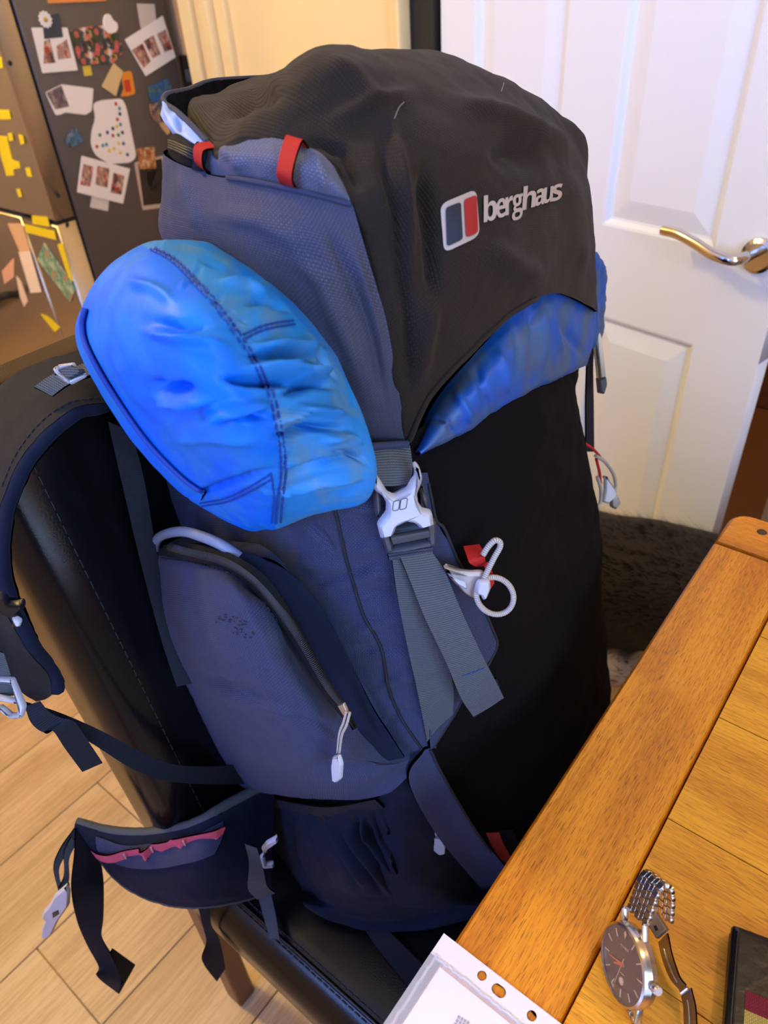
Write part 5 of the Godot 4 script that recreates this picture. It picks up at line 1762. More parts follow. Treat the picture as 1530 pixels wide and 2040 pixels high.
	part("webbing", cloth(grid([[of(395, 1808, -0.40), of(418, 1808, -0.395)], [of(405, 1850, -0.40), of(422, 1846, -0.395)], [of(412, 1880, -0.40), of(438, 1875, -0.395)], [of(404, 1916, -0.40), of(445, 1905, -0.395)], [of(432, 1956, -0.40), of(449, 1930, -0.395)]], 6, 30, AF - AL), 0.002, 0.02), M.webbing_dark, sb)
	var hk := frame(of(530, 1690, -0.335), (AF * 0.7 - AL * 0.7).normalized())
	var hooks := []
	for o in [[521, 1684, 530, 1672, 552, 1660, 554, 1670, 534, 1684, 528, 1696], [518, 1700, 526, 1694, 530, 1716, 545, 1712, 546, 1720, 524, 1722]]:
		hooks.append(plate(rounded(seen(o, hk), 0.001), 0.005, 0.0015, hk))
	part("ladder_buckle", join(hooks), M.buckle, sb)
	# what shows past the far edge of the sack
	var fp := grid(tuck([
		[of(1180, 500, -0.265), of(1192, 510, -0.27), of(1200, 525, -0.28)], [of(1182, 560, -0.26), of(1198, 562, -0.268), of(1206, 566, -0.28)],
		[of(1182, 620, -0.26), of(1194, 622, -0.268), of(1200, 620, -0.28)], [of(1178, 690, -0.262), of(1186, 688, -0.268), of(1190, 680, -0.28)]], -AF * 0.03, 0.05), 30, 50, AF + AL)
	crumple(fp, [[px([1186, 520, 1195, 560, 1188, 620]), 5, -0.003]], 0.003, 45.0, 61)
	part("far_pouch", cloth(fp), M.blue_band, sack, "far blue pouch beyond the front edge")
	var fb2 := thing_part("far_buckle", sack)
	var ff := frame(of(1188, 730, -0.262), AF * 0.8 - AL * 0.4 + Vector3.UP * 0.3)
	part("clip", plate(rounded(seen([1178, 662, 1186, 656, 1190, 668, 1196, 720, 1199, 752, 1186, 755, 1180, 700], ff), 0.0015), 0.008, 0.002, ff), M.cord, fb2)
	part("socket", plate(rounded(seen([1184, 752, 1200, 750, 1202, 765, 1196, 784, 1187, 782], ff), 0.0015), 0.008, 0.002, ff), M.buckle_dark, fb2)
	part("webbing", cloth(grid([[of(1172, 690, -0.275), of(1184, 690, -0.272)], [of(1170, 735, -0.27), of(1182, 735, -0.268)], [of(1168, 800, -0.27), of(1183, 800, -0.268)], [of(1168, 900, -0.265), of(1184, 900, -0.262)]], 5, 20, AF), 0.002, 0.02), M.webbing_dark, fb2)
	var fa := thing_part("far_axe_holder", sack)
	part("red_tab", tube([of(1163, 882, -0.235), of(1180, 893, -0.23), of(1194, 908, -0.23)], 0.0022, 12, 6, 0.6), M.red, fa)
	part("red_tab", tube([of(1188, 915, -0.228), of(1194, 940, -0.226), of(1196, 962, -0.226)], 0.0026, 12, 6, 0.6), M.red, fa)
	part("elastic_cord", tube([of(1186, 908, -0.228), of(1205, 920, -0.228), of(1222, 945, -0.228), of(1226, 970, -0.228), of(1218, 985, -0.228)], 0.0018, 30, 8), M.cord, fa)
	part("elastic_cord", tube([of(1190, 950, -0.225), of(1197, 975, -0.225), of(1196, 1000, -0.225), of(1190, 1012, -0.225)], 0.0018, 20, 8), M.cord, fa)
	var fk := frame(of(1210, 980, -0.226), AF * 0.8 - AL * 0.4 + Vector3.UP * 0.3)
	part("cord_lock", plate(rounded(seen([1200, 945, 1215, 965, 1224, 980, 1220, 990, 1206, 1002, 1196, 998, 1200, 975], fk), 0.0015), 0.006, 0.0018, fk), M.buckle, fa)
	part("clip", plate(rounded(seen([1212, 988, 1226, 985, 1231, 1002, 1222, 1013, 1212, 1008], fk), 0.0015), 0.006, 0.0018, fk), M.cord, fa)


# ------------------------------------------------------------------ the dog on the floor behind the sack
func build_dog() -> void:
	var a := oy(1215, 1135, 0.372)
	var b := oy(1400, 1196, 0.355)
	var d := (b - a).normalized()
	var x := d.cross(Vector3.UP).normalized()
	var up := Vector3.UP
	var dog := thing("dog", "black furry dog with white legs standing on the floor behind the rucksack", "dog", Vector3(a.x, 0, a.z))
	var bones := [
		[a - d * 0.06 - up * 0.005, a + d * 0.07, 0.095, 0.098], [a + d * 0.07, b - up * 0.004, 0.098, 0.106], [b - up * 0.004, b + d * 0.10, 0.106, 0.095],
		[b + d * 0.11 + up * 0.03, b + d * 0.22 + up * 0.0, 0.07, 0.055], [b + d * 0.25, b + d * 0.29 - up * 0.02, 0.058, 0.05], [b + d * 0.31 - up * 0.04, b + d * 0.39 - up * 0.075, 0.036, 0.024],
		[a - d * 0.15 + up * 0.05, a - d * 0.26 + up * 0.02, 0.026, 0.03], [a - d * 0.26 + up * 0.02, a - d * 0.36 - up * 0.08, 0.03, 0.014]]
	for s in [-1.0, 1.0]:
		# hind leg: knee forward against the belly, hock backward, upright shank
		var hip: Vector3 = a - d * 0.03 + x * 0.045 * s - up * 0.03
		var knee: Vector3 = a + d * 0.035 + x * 0.055 * s - up * 0.155
		var hock: Vector3 = a - d * 0.045 + x * 0.05 * s - up * 0.225
		var paw: Vector3 = a - d * 0.03 + x * 0.05 * s
		paw.y = 0.02
		bones.append_array([[hip, knee, 0.062, 0.038], [knee, hock, 0.034, 0.02], [hock, paw, 0.019, 0.018], [paw, paw + d * 0.045, 0.02, 0.016]])
		var sh: Vector3 = b + d * 0.04 + x * 0.055 * s - up * 0.05
		var el: Vector3 = b + d * 0.01 + x * 0.055 * s - up * 0.15
		var fp: Vector3 = b + d * 0.02 + x * 0.052 * s
		fp.y = 0.02
		bones.append_array([[sh, el, 0.045, 0.03], [el, fp, 0.026, 0.019], [fp, fp + d * 0.045, 0.021, 0.016]])
		var ear: Vector3 = b + d * 0.245 + x * 0.04 * s + up * 0.035
		bones.append([ear, ear - d * 0.02 + x * 0.012 * s + up * 0.03, 0.02, 0.008])
	var white := func(p: Vector3) -> Color:
		var t := smoothstep(0.275, 0.25, p.y + 0.012 * sin(p.x * 90.0) * cos(p.z * 80.0))
		return Color(0.017, 0.014, 0.012).lerp(Color(0.62, 0.56, 0.50), t)
	var m := plain(Color.WHITE, 0.75, 0.0, 0.3)
	m.vertex_color_use_as_albedo = true
	m.rim_enabled = true
	m.rim = 0.15
	var sk := blend(bones, 0.012, 0.04, white)
	part("body", sk, m, dog)
	# fur standing off the coat
	var arr := sk.surface_get_arrays(0)
	var v: PackedVector3Array = arr[Mesh.ARRAY_VERTEX]
	var n: PackedVector3Array = arr[Mesh.ARRAY_NORMAL]
	var rng := RandomNumberGenerator.new()
	rng.seed = 15
	var fv := PackedVector3Array()
	var fn := PackedVector3Array()
	var fu := PackedVector2Array()
	var fc := PackedColorArray()
	var fi := PackedInt32Array()
	for k in 16000:
		var i := rng.randi() % v.size()
		var p := v[i] + Vector3(rng.randf_range(-1, 1), rng.randf_range(-1, 1), rng.randf_range(-1, 1)) * 0.005
		var lie := (n[i] * 0.3 - d * 0.8 + Vector3(rng.randf_range(-1, 1), rng.randf_range(-1.2, 0.6), rng.randf_range(-1, 1)) * 0.35).normalized()
		var sd := lie.cross(n[i]).normalized() * 0.0006
		var c: Color = white.call(v[i])
		c = c * rng.randf_range(0.8, 1.7)
		for q in [p - sd, p + sd, p + lie * rng.randf_range(0.012, 0.028)]:
			fv.append(q)
			fn.append((n[i] + lie * 0.3).normalized())
			fu.append(Vector2.ZERO)
			fc.append(c)
		fi.append_array([k * 3, k * 3 + 1, k * 3 + 2])
	part("fur", mesh_from(fv, fn, fu, fi, fc), m, dog, "", "stuff")
	for s in [-1.0, 1.0]:
		var e: Vector3 = b + d * 0.315 + x * 0.036 * s + Vector3(0, -0.01, 0)
		var ball := SphereMesh.new()
		ball.radius = 0.006
		ball.height = 0.012
		var eye := MeshInstance3D.new()
		eye.name = "eye"
		eye.mesh = ball
		eye.material_override = plain(Color(0.12, 0.06, 0.03), 0.1)
		dog.add_child(eye, true)
		eye.position = e - dog.position
	var nose := SphereMesh.new()
	nose.radius = 0.011
	nose.height = 0.018
	var ns := MeshInstance3D.new()
	ns.name = "nose"
	ns.mesh = nose
	ns.material_override = plain(Color(0.03, 0.025, 0.025), 0.3)
	dog.add_child(ns, true)
	ns.position = b + d * 0.413 + Vector3(0, -0.075, 0) - dog.position

# tapered limbs joined smoothly into one skin (surface nets)
func blend(bones: Array, cell: float, soft: float, tint: Callable) -> ArrayMesh:
	var lo := Vector3.ONE * 1e9
	var hi := -lo
	for z in bones:
		for q in 2:
			lo = lo.min(z[q] - Vector3.ONE * (z[2 + q] + 0.02))
			hi = hi.max(z[q] + Vector3.ONE * (z[2 + q] + 0.02))
	var nx := int((hi.x - lo.x) / cell) + 2
	var ny := int((hi.y - lo.y) / cell) + 2
	var nz := int((hi.z - lo.z) / cell) + 2
	var f := PackedFloat32Array()
	f.resize(nx * ny * nz)
	for k in nz:
		for j in ny:
			for i in nx:
				var p := lo + Vector3(i, j, k) * cell
				var r := 1e9
				for z in bones:
					var a: Vector3 = z[0]
					var ba: Vector3 = z[1] - a
					var t := clampf((p - a).dot(ba) / maxf(ba.length_squared(), 1e-9), 0, 1)
					var dd := p.distance_to(a + ba * t) - lerpf(z[2], z[3], t)
					var hh := maxf(soft - absf(r - dd), 0.0) / soft
					r = minf(r, dd) - hh * hh * soft * 0.25
				f[(k * ny + j) * nx + i] = r
	var at := {}
	var v := PackedVector3Array()
	var corner := [Vector3i(0, 0, 0), Vector3i(1, 0, 0), Vector3i(0, 1, 0), Vector3i(1, 1, 0), Vector3i(0, 0, 1), Vector3i(1, 0, 1), Vector3i(0, 1, 1), Vector3i(1, 1, 1)]
	var edges := [[0, 1], [2, 3], [4, 5], [6, 7], [0, 2], [1, 3], [4, 6], [5, 7], [0, 4], [1, 5], [2, 6], [3, 7]]
	for k in nz - 1:
		for j in ny - 1:
			for i in nx - 1:
				var val := []
				var neg := 0
				for c in corner:
					var q := f[((k + c.z) * ny + j + c.y) * nx + i + c.x]
					val.append(q)
					if q < 0:
						neg += 1
				if neg == 0 or neg == 8:
					continue
				var sum := Vector3.ZERO
				var cnt := 0
				for e in edges:
					var va: float = val[e[0]]
					var vb: float = val[e[1]]
					if (va < 0) != (vb < 0):
						sum += Vector3(corner[e[0]]).lerp(Vector3(corner[e[1]]), va / (va - vb))
						cnt += 1
				at[Vector3i(i, j, k)] = v.size()
				v.append(lo + (Vector3(i, j, k) + sum / cnt) * cell)
	var idx := PackedInt32Array()
	var n := PackedVector3Array()
	n.resize(v.size())
	for key in at:
		var i: int = key.x
		var j: int = key.y
		var k: int = key.z
		var here := f[(k * ny + j) * nx + i]
		for ax in 3:
			var u := Vector3i(1, 0, 0) if ax == 0 else (Vector3i(0, 1, 0) if ax == 1 else Vector3i(0, 0, 1))
			var o1 := Vector3i(0, 1, 0) if ax == 0 else (Vector3i(0, 0, 1) if ax == 1 else Vector3i(1, 0, 0))
			var o2 := Vector3i(0, 0, 1) if ax == 0 else (Vector3i(1, 0, 0) if ax == 1 else Vector3i(0, 1, 0))
			var there := f[((k + u.z) * ny + j + u.y) * nx + i + u.x]
			if (here < 0) == (there < 0):
				continue
			var q := [at.get(key), at.get(key - o1), at.get(key - o1 - o2), at.get(key - o2)]
			if q.has(null):
				continue
			if here < 0:
				idx.append_array([q[0], q[2], q[1], q[0], q[3], q[2]])
			else:
				idx.append_array([q[0], q[1], q[2], q[0], q[2], q[3]])
	for t in range(0, idx.size(), 3):
		var c := (v[idx[t + 2]] - v[idx[t]]).cross(v[idx[t + 1]] - v[idx[t]])
		for q in 3:
			n[idx[t + q]] += c
	var uv := PackedVector2Array()
	var col := PackedColorArray()
	for k in v.size():
		n[k] = n[k].normalized()
		uv.append(Vector2.ZERO)
		col.append(tint.call(v[k]))
	return mesh_from(v, n, uv, idx, col)


# ------------------------------------------------------------------ on the table
func build_table_things() -> void:
	var top := 0.7702
	build_sleeve(top)
	build_watch(top)
	build_wallet(top)

func build_sleeve(top: float) -> void:
	var flat := Transform3D(Basis(AF, AL, Vector3.UP), lfy(0.158, -0.114, top))
	# local x runs along the punched edge, local -y down the sleeve
	var film := plain(Color(0.98, 0.98, 1.0, 0.22), 0.12)
	film.transparency = BaseMaterial3D.TRANSPARENCY_ALPHA
	var milky := plain(Color(0.93, 0.90, 0.90), 0.35)
	milky.backlight_enabled = true
	milky.backlight = Color(0.5, 0.5, 0.5)
	var s := thing("punched_pocket", "clear plastic punched pocket hanging over the table corner", "plastic pocket", flat.origin)
	# the punched strip, its holes left open
	var strip := plate_with_holes(flat)
	part("punched_strip", strip, milky, s, "milky strip with round and oval holes")
	var body := []
	var w := 0.225
	for z in [[0.0, -0.30, 0.0009]]:
		body.append(plate(rect(0.0, -0.30, w, -0.0125), 0.0004, 0.0, flat.translated_local(Vector3(0, 0, 0.0012))))
	part("front_film", join(body), film, s)
	# puckered welds along the fold and the mouth
	var rng := RandomNumberGenerator.new()
	rng.seed = 4
	for side_seam in [true, false]:
		var pts := []
		for k in 90:
			var t := k / 89.0
			var j := rng.randf_range(-0.0006, 0.0006)
			if side_seam:
				pts.append(flat * Vector3(0.0035 + j, -0.012 - 0.28 * t, 0.0012))
			else:
				pts.append(flat * Vector3(0.004 + 0.215 * t, -0.0135 + j, 0.0012))
		part("weld", tube(pts, 0.0011, 0, 6, 0.6), film, s)
	var doc := thing("paper_sheet", "white printed sheet inside the clear plastic pocket", "paper", flat * Vector3(0.01, -0.02, 0))
	var sheet := part("page", plate(rect(0.0085, -0.30, 0.215, -0.0165), 0.0004, 0.0, flat.translated_local(Vector3(0, 0, 0.0004))), plain(Color(0.95, 0.94, 0.92), 0.6), doc)
	# a dark gridded picture printed on it
	var pf := flat.translated_local(Vector3(0, 0, 0.0009))
	var pic := px([913, 2022, 936, 2036, 925, 2062, 900, 2050])
	var c := []
	for q in pic:
		var g := pf.affine_inverse() * oy(q.x, q.y, top + 0.0008)
		c.append(Vector2(g.x, g.y))
	var pr := part("printed_picture", plate(c, 0.00008, 0.0, pf), plain(Color(0.16, 0.16, 0.15), 0.6), sheet)
	var ln := []
	for k in range(1, 4):
		var t := k / 4.0
		for e in [[c[0].lerp(c[1], t), c[3].lerp(c[2], t)], [c[0].lerp(c[3], t), c[1].lerp(c[2], t)]]:
			var d: Vector2 = (e[1] - e[0]).orthogonal().normalized() * 0.00025
			ln.append(plate([e[0] - d, e[1] - d, e[1] + d, e[0] + d], 0.00012, 0.0, pf))
	part("grid_lines", join(ln), plain(Color(0.8, 0.8, 0.76), 0.6), sheet)

func plate_with_holes(fr: Transform3D) -> ArrayMesh:
	var holes := []
	for z in [[960, 1945, 960, 1945, 0.0027], [990, 1972, 997, 1978, 0.0030], [1059, 2025, 1059, 2025, 0.0027], [1105, 2062, 1112, 2068, 0.0030]]:
		var a := fr.affine_inverse() * oy(z[0], z[1], fr.origin.y)
		var b := fr.affine_inverse() * oy(z[2], z[3], fr.origin.y)
		holes.append([(a.x + b.x) / 2, (a.y + b.y) / 2, absf(b.x - a.x) / 2, z[4]])
	var list := []
	var edges := [0.0]
	for k in holes.size() - 1:
		edges.append((holes[k][0] + holes[k + 1][0]) / 2)
	edges.append(0.225)
	# each hole sits in a cell of the strip, cut into an upper and a lower half
	for k in holes.size():
		var h: Array = holes[k]
		var x0: float = edges[k]
		var x1: float = edges[k + 1]
		for up in [1.0, -1.0]:
			var o := [Vector2(x0, h[1])]
			for s in 13:
				var a := PI - PI * s / 12.0
				var cx: float = h[0] + (-h[2] if s < 6 else h[2])
				o.append(Vector2(cx + h[3] * cos(a), h[1] + up * h[3] * sin(a)))
			o.append(Vector2(x1, h[1]))
			var y: float = 0.0 if up > 0 else -0.0135
			o.append(Vector2(x1, y))
			o.append(Vector2(x0, y))
			list.append(plate(o, 0.0005, 0.0, fr.translated_local(Vector3(0, 0, 0.0006))))
	return join(list)


func build_watch(top: float) -> void:
	var c := oy(1246, 1921, top + 0.0208)
	var to_eye := (EYE - c).normalized()
	var left := (VIEW * Vector3(-1, -0.06, 0))
	left = (left - to_eye * left.dot(to_eye)).normalized()
	var n := (to_eye * 0.53 + left * 0.848).normalized()
	var up12 := VIEW * Vector3(-0.07, 1, 0)
	var fr := frame(c, n, up12)
	var w := thing("wrist_watch", "steel wristwatch with a round brown dial lying on its bracelet on the oak table", "watch", Vector3(c.x, top, c.z))
	var r := 0.0213
	var steel := plain(Color(0.78, 0.75, 0.72), 0.22, 1.0)
	var dull := plain(Color(0.62, 0.58, 0.55), 0.38, 1.0)
	part("case", lathe([Vector2(0, -0.0075), Vector2(r * 0.85, -0.0075), Vector2(r * 0.97, -0.0055), Vector2(r, -0.002), Vector2(r * 0.985, 0.0005)], fr, 64), steel, w)
	part("bezel", lathe([Vector2(r * 0.985, 0.0005), Vector2(r * 0.97, 0.0022), Vector2(r * 0.91, 0.0028), Vector2(r * 0.90, 0.0016)], fr, 64), steel, w)
	var dial := part("dial", lathe([Vector2(r * 0.905, 0.0012), Vector2(0, 0.0013)], fr, 64), plain(Color(0.11, 0.065, 0.055), 0.35), w, "brown dial")
	var mark := plain(Color(0.85, 0.80, 0.74), 0.3, 0.8)
	for k in 12:
		if k == 0:
			continue
		var a := TAU * k / 12.0
		var b := Transform3D(Basis(Vector3.BACK, -a), Vector3.ZERO)
		var len := 0.0042
		var t := fr * b * Transform3D(Basis(), Vector3(0, r * 0.72, 0.0016))
		part("hour_mark", block(Vector3(0.0007 if k % 6 else 0.0009, len, 0.0005), 0.0001, t), mark, dial)
	part("hour_mark", plate([Vector2(0, -0.0022), Vector2(0.0011, 0.0008), Vector2(0, 0.0022), Vector2(-0.0011, 0.0008)], 0.0005, 0.0001, fr.translated_local(Vector3(0, r * 0.74, 0.0013))), mark, dial)
	var gold := plain(Color(0.80, 0.50, 0.36), 0.3, 0.9)
	# hands: hour and minute towards nine, second towards seven
	for z in [[96.0, 0.0125, 0.0008, "minute_hand"], [112.0, 0.0085, 0.0011, "hour_hand"]]:
		var b := Transform3D(Basis(Vector3.BACK, deg_to_rad(z[0])), Vector3.ZERO)
		part(z[3], plate([Vector2(-z[2], -0.002), Vector2(z[2], -0.002), Vector2(z[2] * 0.3, z[1]), Vector2(-z[2] * 0.3, z[1])], 0.0003, 0.0001, fr * b * Transform3D(Basis(), Vector3(0, 0, 0.0019))), gold, dial)
	part("second_hand", plate([Vector2(-0.0002, -0.004), Vector2(0.0002, -0.004), Vector2(0.0002, 0.0135), Vector2(-0.0002, 0.0135)], 0.0002, 0.0, fr * Transform3D(Basis(Vector3.BACK, deg_to_rad(158.0)), Vector3(0, 0, 0.0023))), mark, dial)
	part("hand_boss", lathe([Vector2(0.0012, 0.0), Vector2(0.001, 0.0008), Vector2(0, 0.0009)], fr.translated_local(Vector3(0, 0, 0.0019)), 16), gold, dial)
	part("date_ring", lathe([Vector2(0.0021, 0.0), Vector2(0.0021, 0.0006), Vector2(0.0014, 0.0006), Vector2(0.0013, 0.0002), Vector2(0, 0.0002)], fr.translated_local(Vector3(0.0, -r * 0.42, 0.0013)), 24), mark, dial)
	part("dial_bar", block(Vector3(0.0035, 0.0005, 0.0003), 0.0001, fr.translated_local(Vector3(0, -r * 0.24, 0.0015))), mark, dial)
	var f := SystemFont.new()
	f.font_names = PackedStringArray(["Droid Sans"])
	f.font_weight = 700
	for z in [["ACCURIST", 0.0012, r * 0.42]]:
		var t := TextMesh.new()
		t.font = f
		t.text = z[0]
		t.font_size = 48
		t.pixel_size = 0.01
		t.depth = 0.02
		t.curve_step = 2.0
		var o := part("lettering", t, mark, dial)
		o.transform = dial.global_transform.affine_inverse() * fr.translated_local(Vector3(0, z[2], 0.0015)) * Transform3D(Basis().scaled(Vector3.ONE * z[1] / 0.36), Vector3.ZERO)
	var glass := plain(Color(1, 1, 1, 0.05), 0.03)
	glass.transparency = BaseMaterial3D.TRANSPARENCY_ALPHA
	part("glass", lathe([Vector2(r * 0.905, 0.0027), Vector2(r * 0.6, 0.0030), Vector2(0, 0.0031)], fr, 48), glass, w)
	part("crown", lathe([Vector2(0.0, 0.0045), Vector2(0.0022, 0.0045), Vector2(0.0027, 0.0035), Vector2(0.0027, 0.001), Vector2(0.0015, 0.0)], frame(fr * Vector3(r, 0.0005, -0.0025), fr.basis.x, n), 20), steel, w)
	# lugs
	for s in [1.0, -1.0]:
		for z in [-1.0, 1.0]:
			part("lug", plate(rounded([Vector2(z * 0.0075, s * r * 0.86), Vector2(z * 0.0115, s * r * 0.80), Vector2(z * 0.0105, s * (r + 0.0055)), Vector2(z * 0.0080, s * (r + 0.0055))], 0.001), 0.004, 0.001, fr.translated_local(Vector3(0, 0, -0.0055))), steel, w)
	# bracelet: rows of five small blocks
	var cx := fr.basis.x
	var end12 := fr * Vector3(0, r + 0.003, -0.005)
	var end6 := fr * Vector3(0, -r - 0.003, -0.005)
	var way := func(t: float, z: float) -> Vector3:
		return fr * Vector3(0, t, z) + Vector3(0, 0.0022, 0) * clampf((absf(t) - 0.026) * 60.0, 0.0, 1.0)
	var upper := [end12, way.call(0.030, -0.0070), way.call(0.036, -0.0088), way.call(0.0415, -0.0108), way.call(0.0452, -0.0140), way.call(0.0445, -0.0180), way.call(0.039, -0.0200), way.call(0.032, -0.0205), way.call(0.025, -0.0205)]
	var lower := [end6, way.call(-0.034, -0.0065), way.call(-0.046, -0.0085), way.call(-0.058, -0.011), way.call(-0.066, -0.014), way.call(-0.068, -0.018), way.call(-0.063, -0.022), way.call(-0.054, -0.022)]
	var axis := []
	for k in 9:
		axis.append(cx)
	links(upper, axis, w, steel)
	links(lower, axis.slice(0, 8), w, steel)
	var lean := (cx * 0.4 + Vector3.UP * 0.9).normalized()
	# folding clasp
	var kf := frame(oy(1309, 1838, top + 0.016), (to_eye * 0.85 + left * 0.35).normalized(), VIEW * Vector3(0.22, 1, 0))
	var clasp := part("clasp", plate(rounded(seen([1285, 1833, 1307, 1814, 1331, 1852, 1309, 1871], kf), 0.0008), 0.0045, 0.0008, kf.translated_local(Vector3(0, 0, -0.003))), dull, w)
	part("clasp_slot", plate(seen([1304, 1845, 1309, 1843, 1313, 1853, 1308, 1855], kf), 0.0018, 0.0, kf), M.buckle_black, clasp)
	for z in [[[1320, 1868, 1328, 1905, 1343, 1945, 1362, 1972]], [[1366, 1976, 1372, 2005, 1374, 2040, 1374, 2075]]]:
		var pts := []
		var sd := []
		for q in px(z[0]):
			pts.append(oy(q.x, q.y, top + 0.009))
			sd.append((lean + cx * 0.5).normalized())
		var blade := band(pts, sd, 0.0125, 0.001, 30, to_eye)
		part("clasp_blade", cloth(blade, 0.0009), dull, w)
		var ridge := []
		for k in range(6, 25):
			ridge.append((blade.p[k * 4 + 1] + blade.p[k * 4 + 2]) * 0.5 + blade.n[k * 4 + 1] * 0.0002)
		part("blade_rib", tube(ridge, 0.0009, 0, 8, 0.5), steel, w)
	part("blade_hinge", tube([oy(1357, 1978, top + 0.010), oy(1370, 1968, top + 0.013)], 0.0015, 0, 8), steel, w)

func links(path: Array, sides: Array, parent: Node3D, mat: Material) -> void:
	var p := spline(path, 200)
	var s := spline(sides, 200)
	var run := 0.0
	var from: Vector3 = p[0]
	for k in range(1, 201):
		run += p[k].distance_to(p[k - 1])
		if run < 0.0040:
			continue
		var mid: Vector3 = (p[k] + from) * 0.5
		var along: Vector3 = (p[k] - from).normalized()
		var wide: Vector3 = s[k]
		wide = (wide - along * wide.dot(along)).normalized()
		var b := Basis(wide, along, wide.cross(along))
		var pieces := []
		for z in [[-0.0074, 0.0044, 0.0], [-0.0036, 0.0028, 0.0012], [0.0, 0.0040, 0.0], [0.0036, 0.0028, 0.0012], [0.0074, 0.0044, 0.0]]:
			pieces.append(block(Vector3(z[1] * 0.9, 0.0038, 0.0024), 0.00035, Transform3D(b, mid + wide * z[0] + along * z[2])))
		part("link", join(pieces), mat, parent)
		from = p[k]
		run = 0.0


func build_wallet(top: float) -> void:
	var o := oy(1458, 1838, top + 0.012)
	var down := (oy(1443, 2040, top + 0.012) - o).normalized()
	var x := Vector3.UP.cross(down).normalized()
	if x.dot(AF) < 0:
		x = -x
	var fr := Transform3D(Basis(x, -down, Vector3.UP), Vector3(o.x, top, o.z))
	if fr.basis.determinant() < 0:
		fr.basis = Basis(x, -down, x.cross(-down))
	var w := thing("wallet", "black leather wallet with a band of rainbow weaving at the table's right corner", "wallet", fr.origin)
	var leather := mottled(plain(Color(0.05, 0.045, 0.045), 0.24), T.crease, 10.0, 0.12)
	part("cover", roundbox(Vector3(0.10, 0.13, 0.0065), 0.003, fr * Transform3D(Basis(), Vector3(0.05, -0.065, 0.0092))), leather, w)
	part("cover", roundbox(Vector3(0.10, 0.13, 0.0055), 0.0026, fr * Transform3D(Basis(), Vector3(0.0505, -0.0655, 0.003))), leather, w)
	part("piping", tube([fr * Vector3(0.0035, -0.004, 0.0115), fr * Vector3(0.0028, -0.06, 0.0118), fr * Vector3(0.0028, -0.125, 0.0115)], 0.0013, 20, 8), leather, w)
	var cols := [[Color(0.55, 0.12, 0.16), 0.010], [Color(0.80, 0.68, 0.30), 0.007], [Color(0.85, 0.82, 0.74), 0.006], [Color(0.72, 0.66, 0.48), 0.006], [Color(0.12, 0.30, 0.14), 0.010], [Color(0.10, 0.20, 0.62), 0.012], [Color(0.35, 0.12, 0.42), 0.012]]
	var y := -0.034
	for z in cols:
		var s := grid([[fr * Vector3(0.009, y, 0.0128), fr * Vector3(0.05, y - 0.001, 0.0131), fr * Vector3(0.096, y - 0.002, 0.0128)], [fr * Vector3(0.009, y - z[1], 0.0128), fr * Vector3(0.05, y - z[1] - 0.001, 0.0131), fr * Vector3(0.096, y - z[1] - 0.002, 0.0128)]], 30, 4, Vector3.UP)
		var m := woven(z[0], 0.7, 1.0, 0.0, "weave", 1.4)
		part("woven_stripe", cloth(s, 0.0006), m, w)
		y -= z[1]


# ------------------------------------------------------------------ papers and magnets on the fridge
func blobs(sd: int, ground: Color, cols: Array) -> StandardMaterial3D:
	var rng := RandomNumberGenerator.new()
	rng.seed = sd
	var im := Image.create_empty(96, 96, false, Image.FORMAT_RGB8)
	im.fill(ground)
	for k in 46:
		var c: Color = cols[rng.randi() % cols.size()]
		var at := Vector2(rng.randf() * 96, rng.randf() * 96)
		var rx := rng.randf_range(4, 12)
		var ry := rng.randf_range(5, 16)
		for y in range(int(at.y - ry), int(at.y + ry)):
			for x in range(int(at.x - rx), int(at.x + rx)):
				if pow((x - at.x) / rx, 2) + pow((y - at.y) / ry, 2) < 1.0:
					var px_ := posmod(x, 96)
					var py := posmod(y, 96)
					im.set_pixel(px_, py, im.get_pixel(px_, py).lerp(c, 0.75))
	var m := plain(Color.WHITE, 0.6)
	m.albedo_texture = tex(im)
	return m

var stack := 0

func stuck(called: String, label: String, category: String, outline: Array, mat: Material, round_by := 0.002, prints := [], group := "", on_front := false, thick := 0.0005) -> Node3D:
	stack += 1
	var d := 0.0002 + 0.0006 * (stack % 5)
	var fr := frame(of(outline[0], outline[1], -1.678 + d), AF)
	if on_front:
		fr = frame(ol(outline[0], outline[1], 0.875 - d), -AL)
	var o := thing(called, label, category, fr.origin, group)
	part("sheet", plate(rounded(seen(outline, fr), round_by), thick, 0.0002, fr, 0.05), mat, o)
	var up := fr.translated_local(Vector3(0, 0, thick))
	for z in prints:
		part("printed_picture", plate(rounded(seen(z[0], up), 0.001), 0.0002, 0.0, up, z[2] if z.size() > 2 else 0.05, Vector2(z[0][0], z[0][1]) * 0.37), z[1], o)
	return o

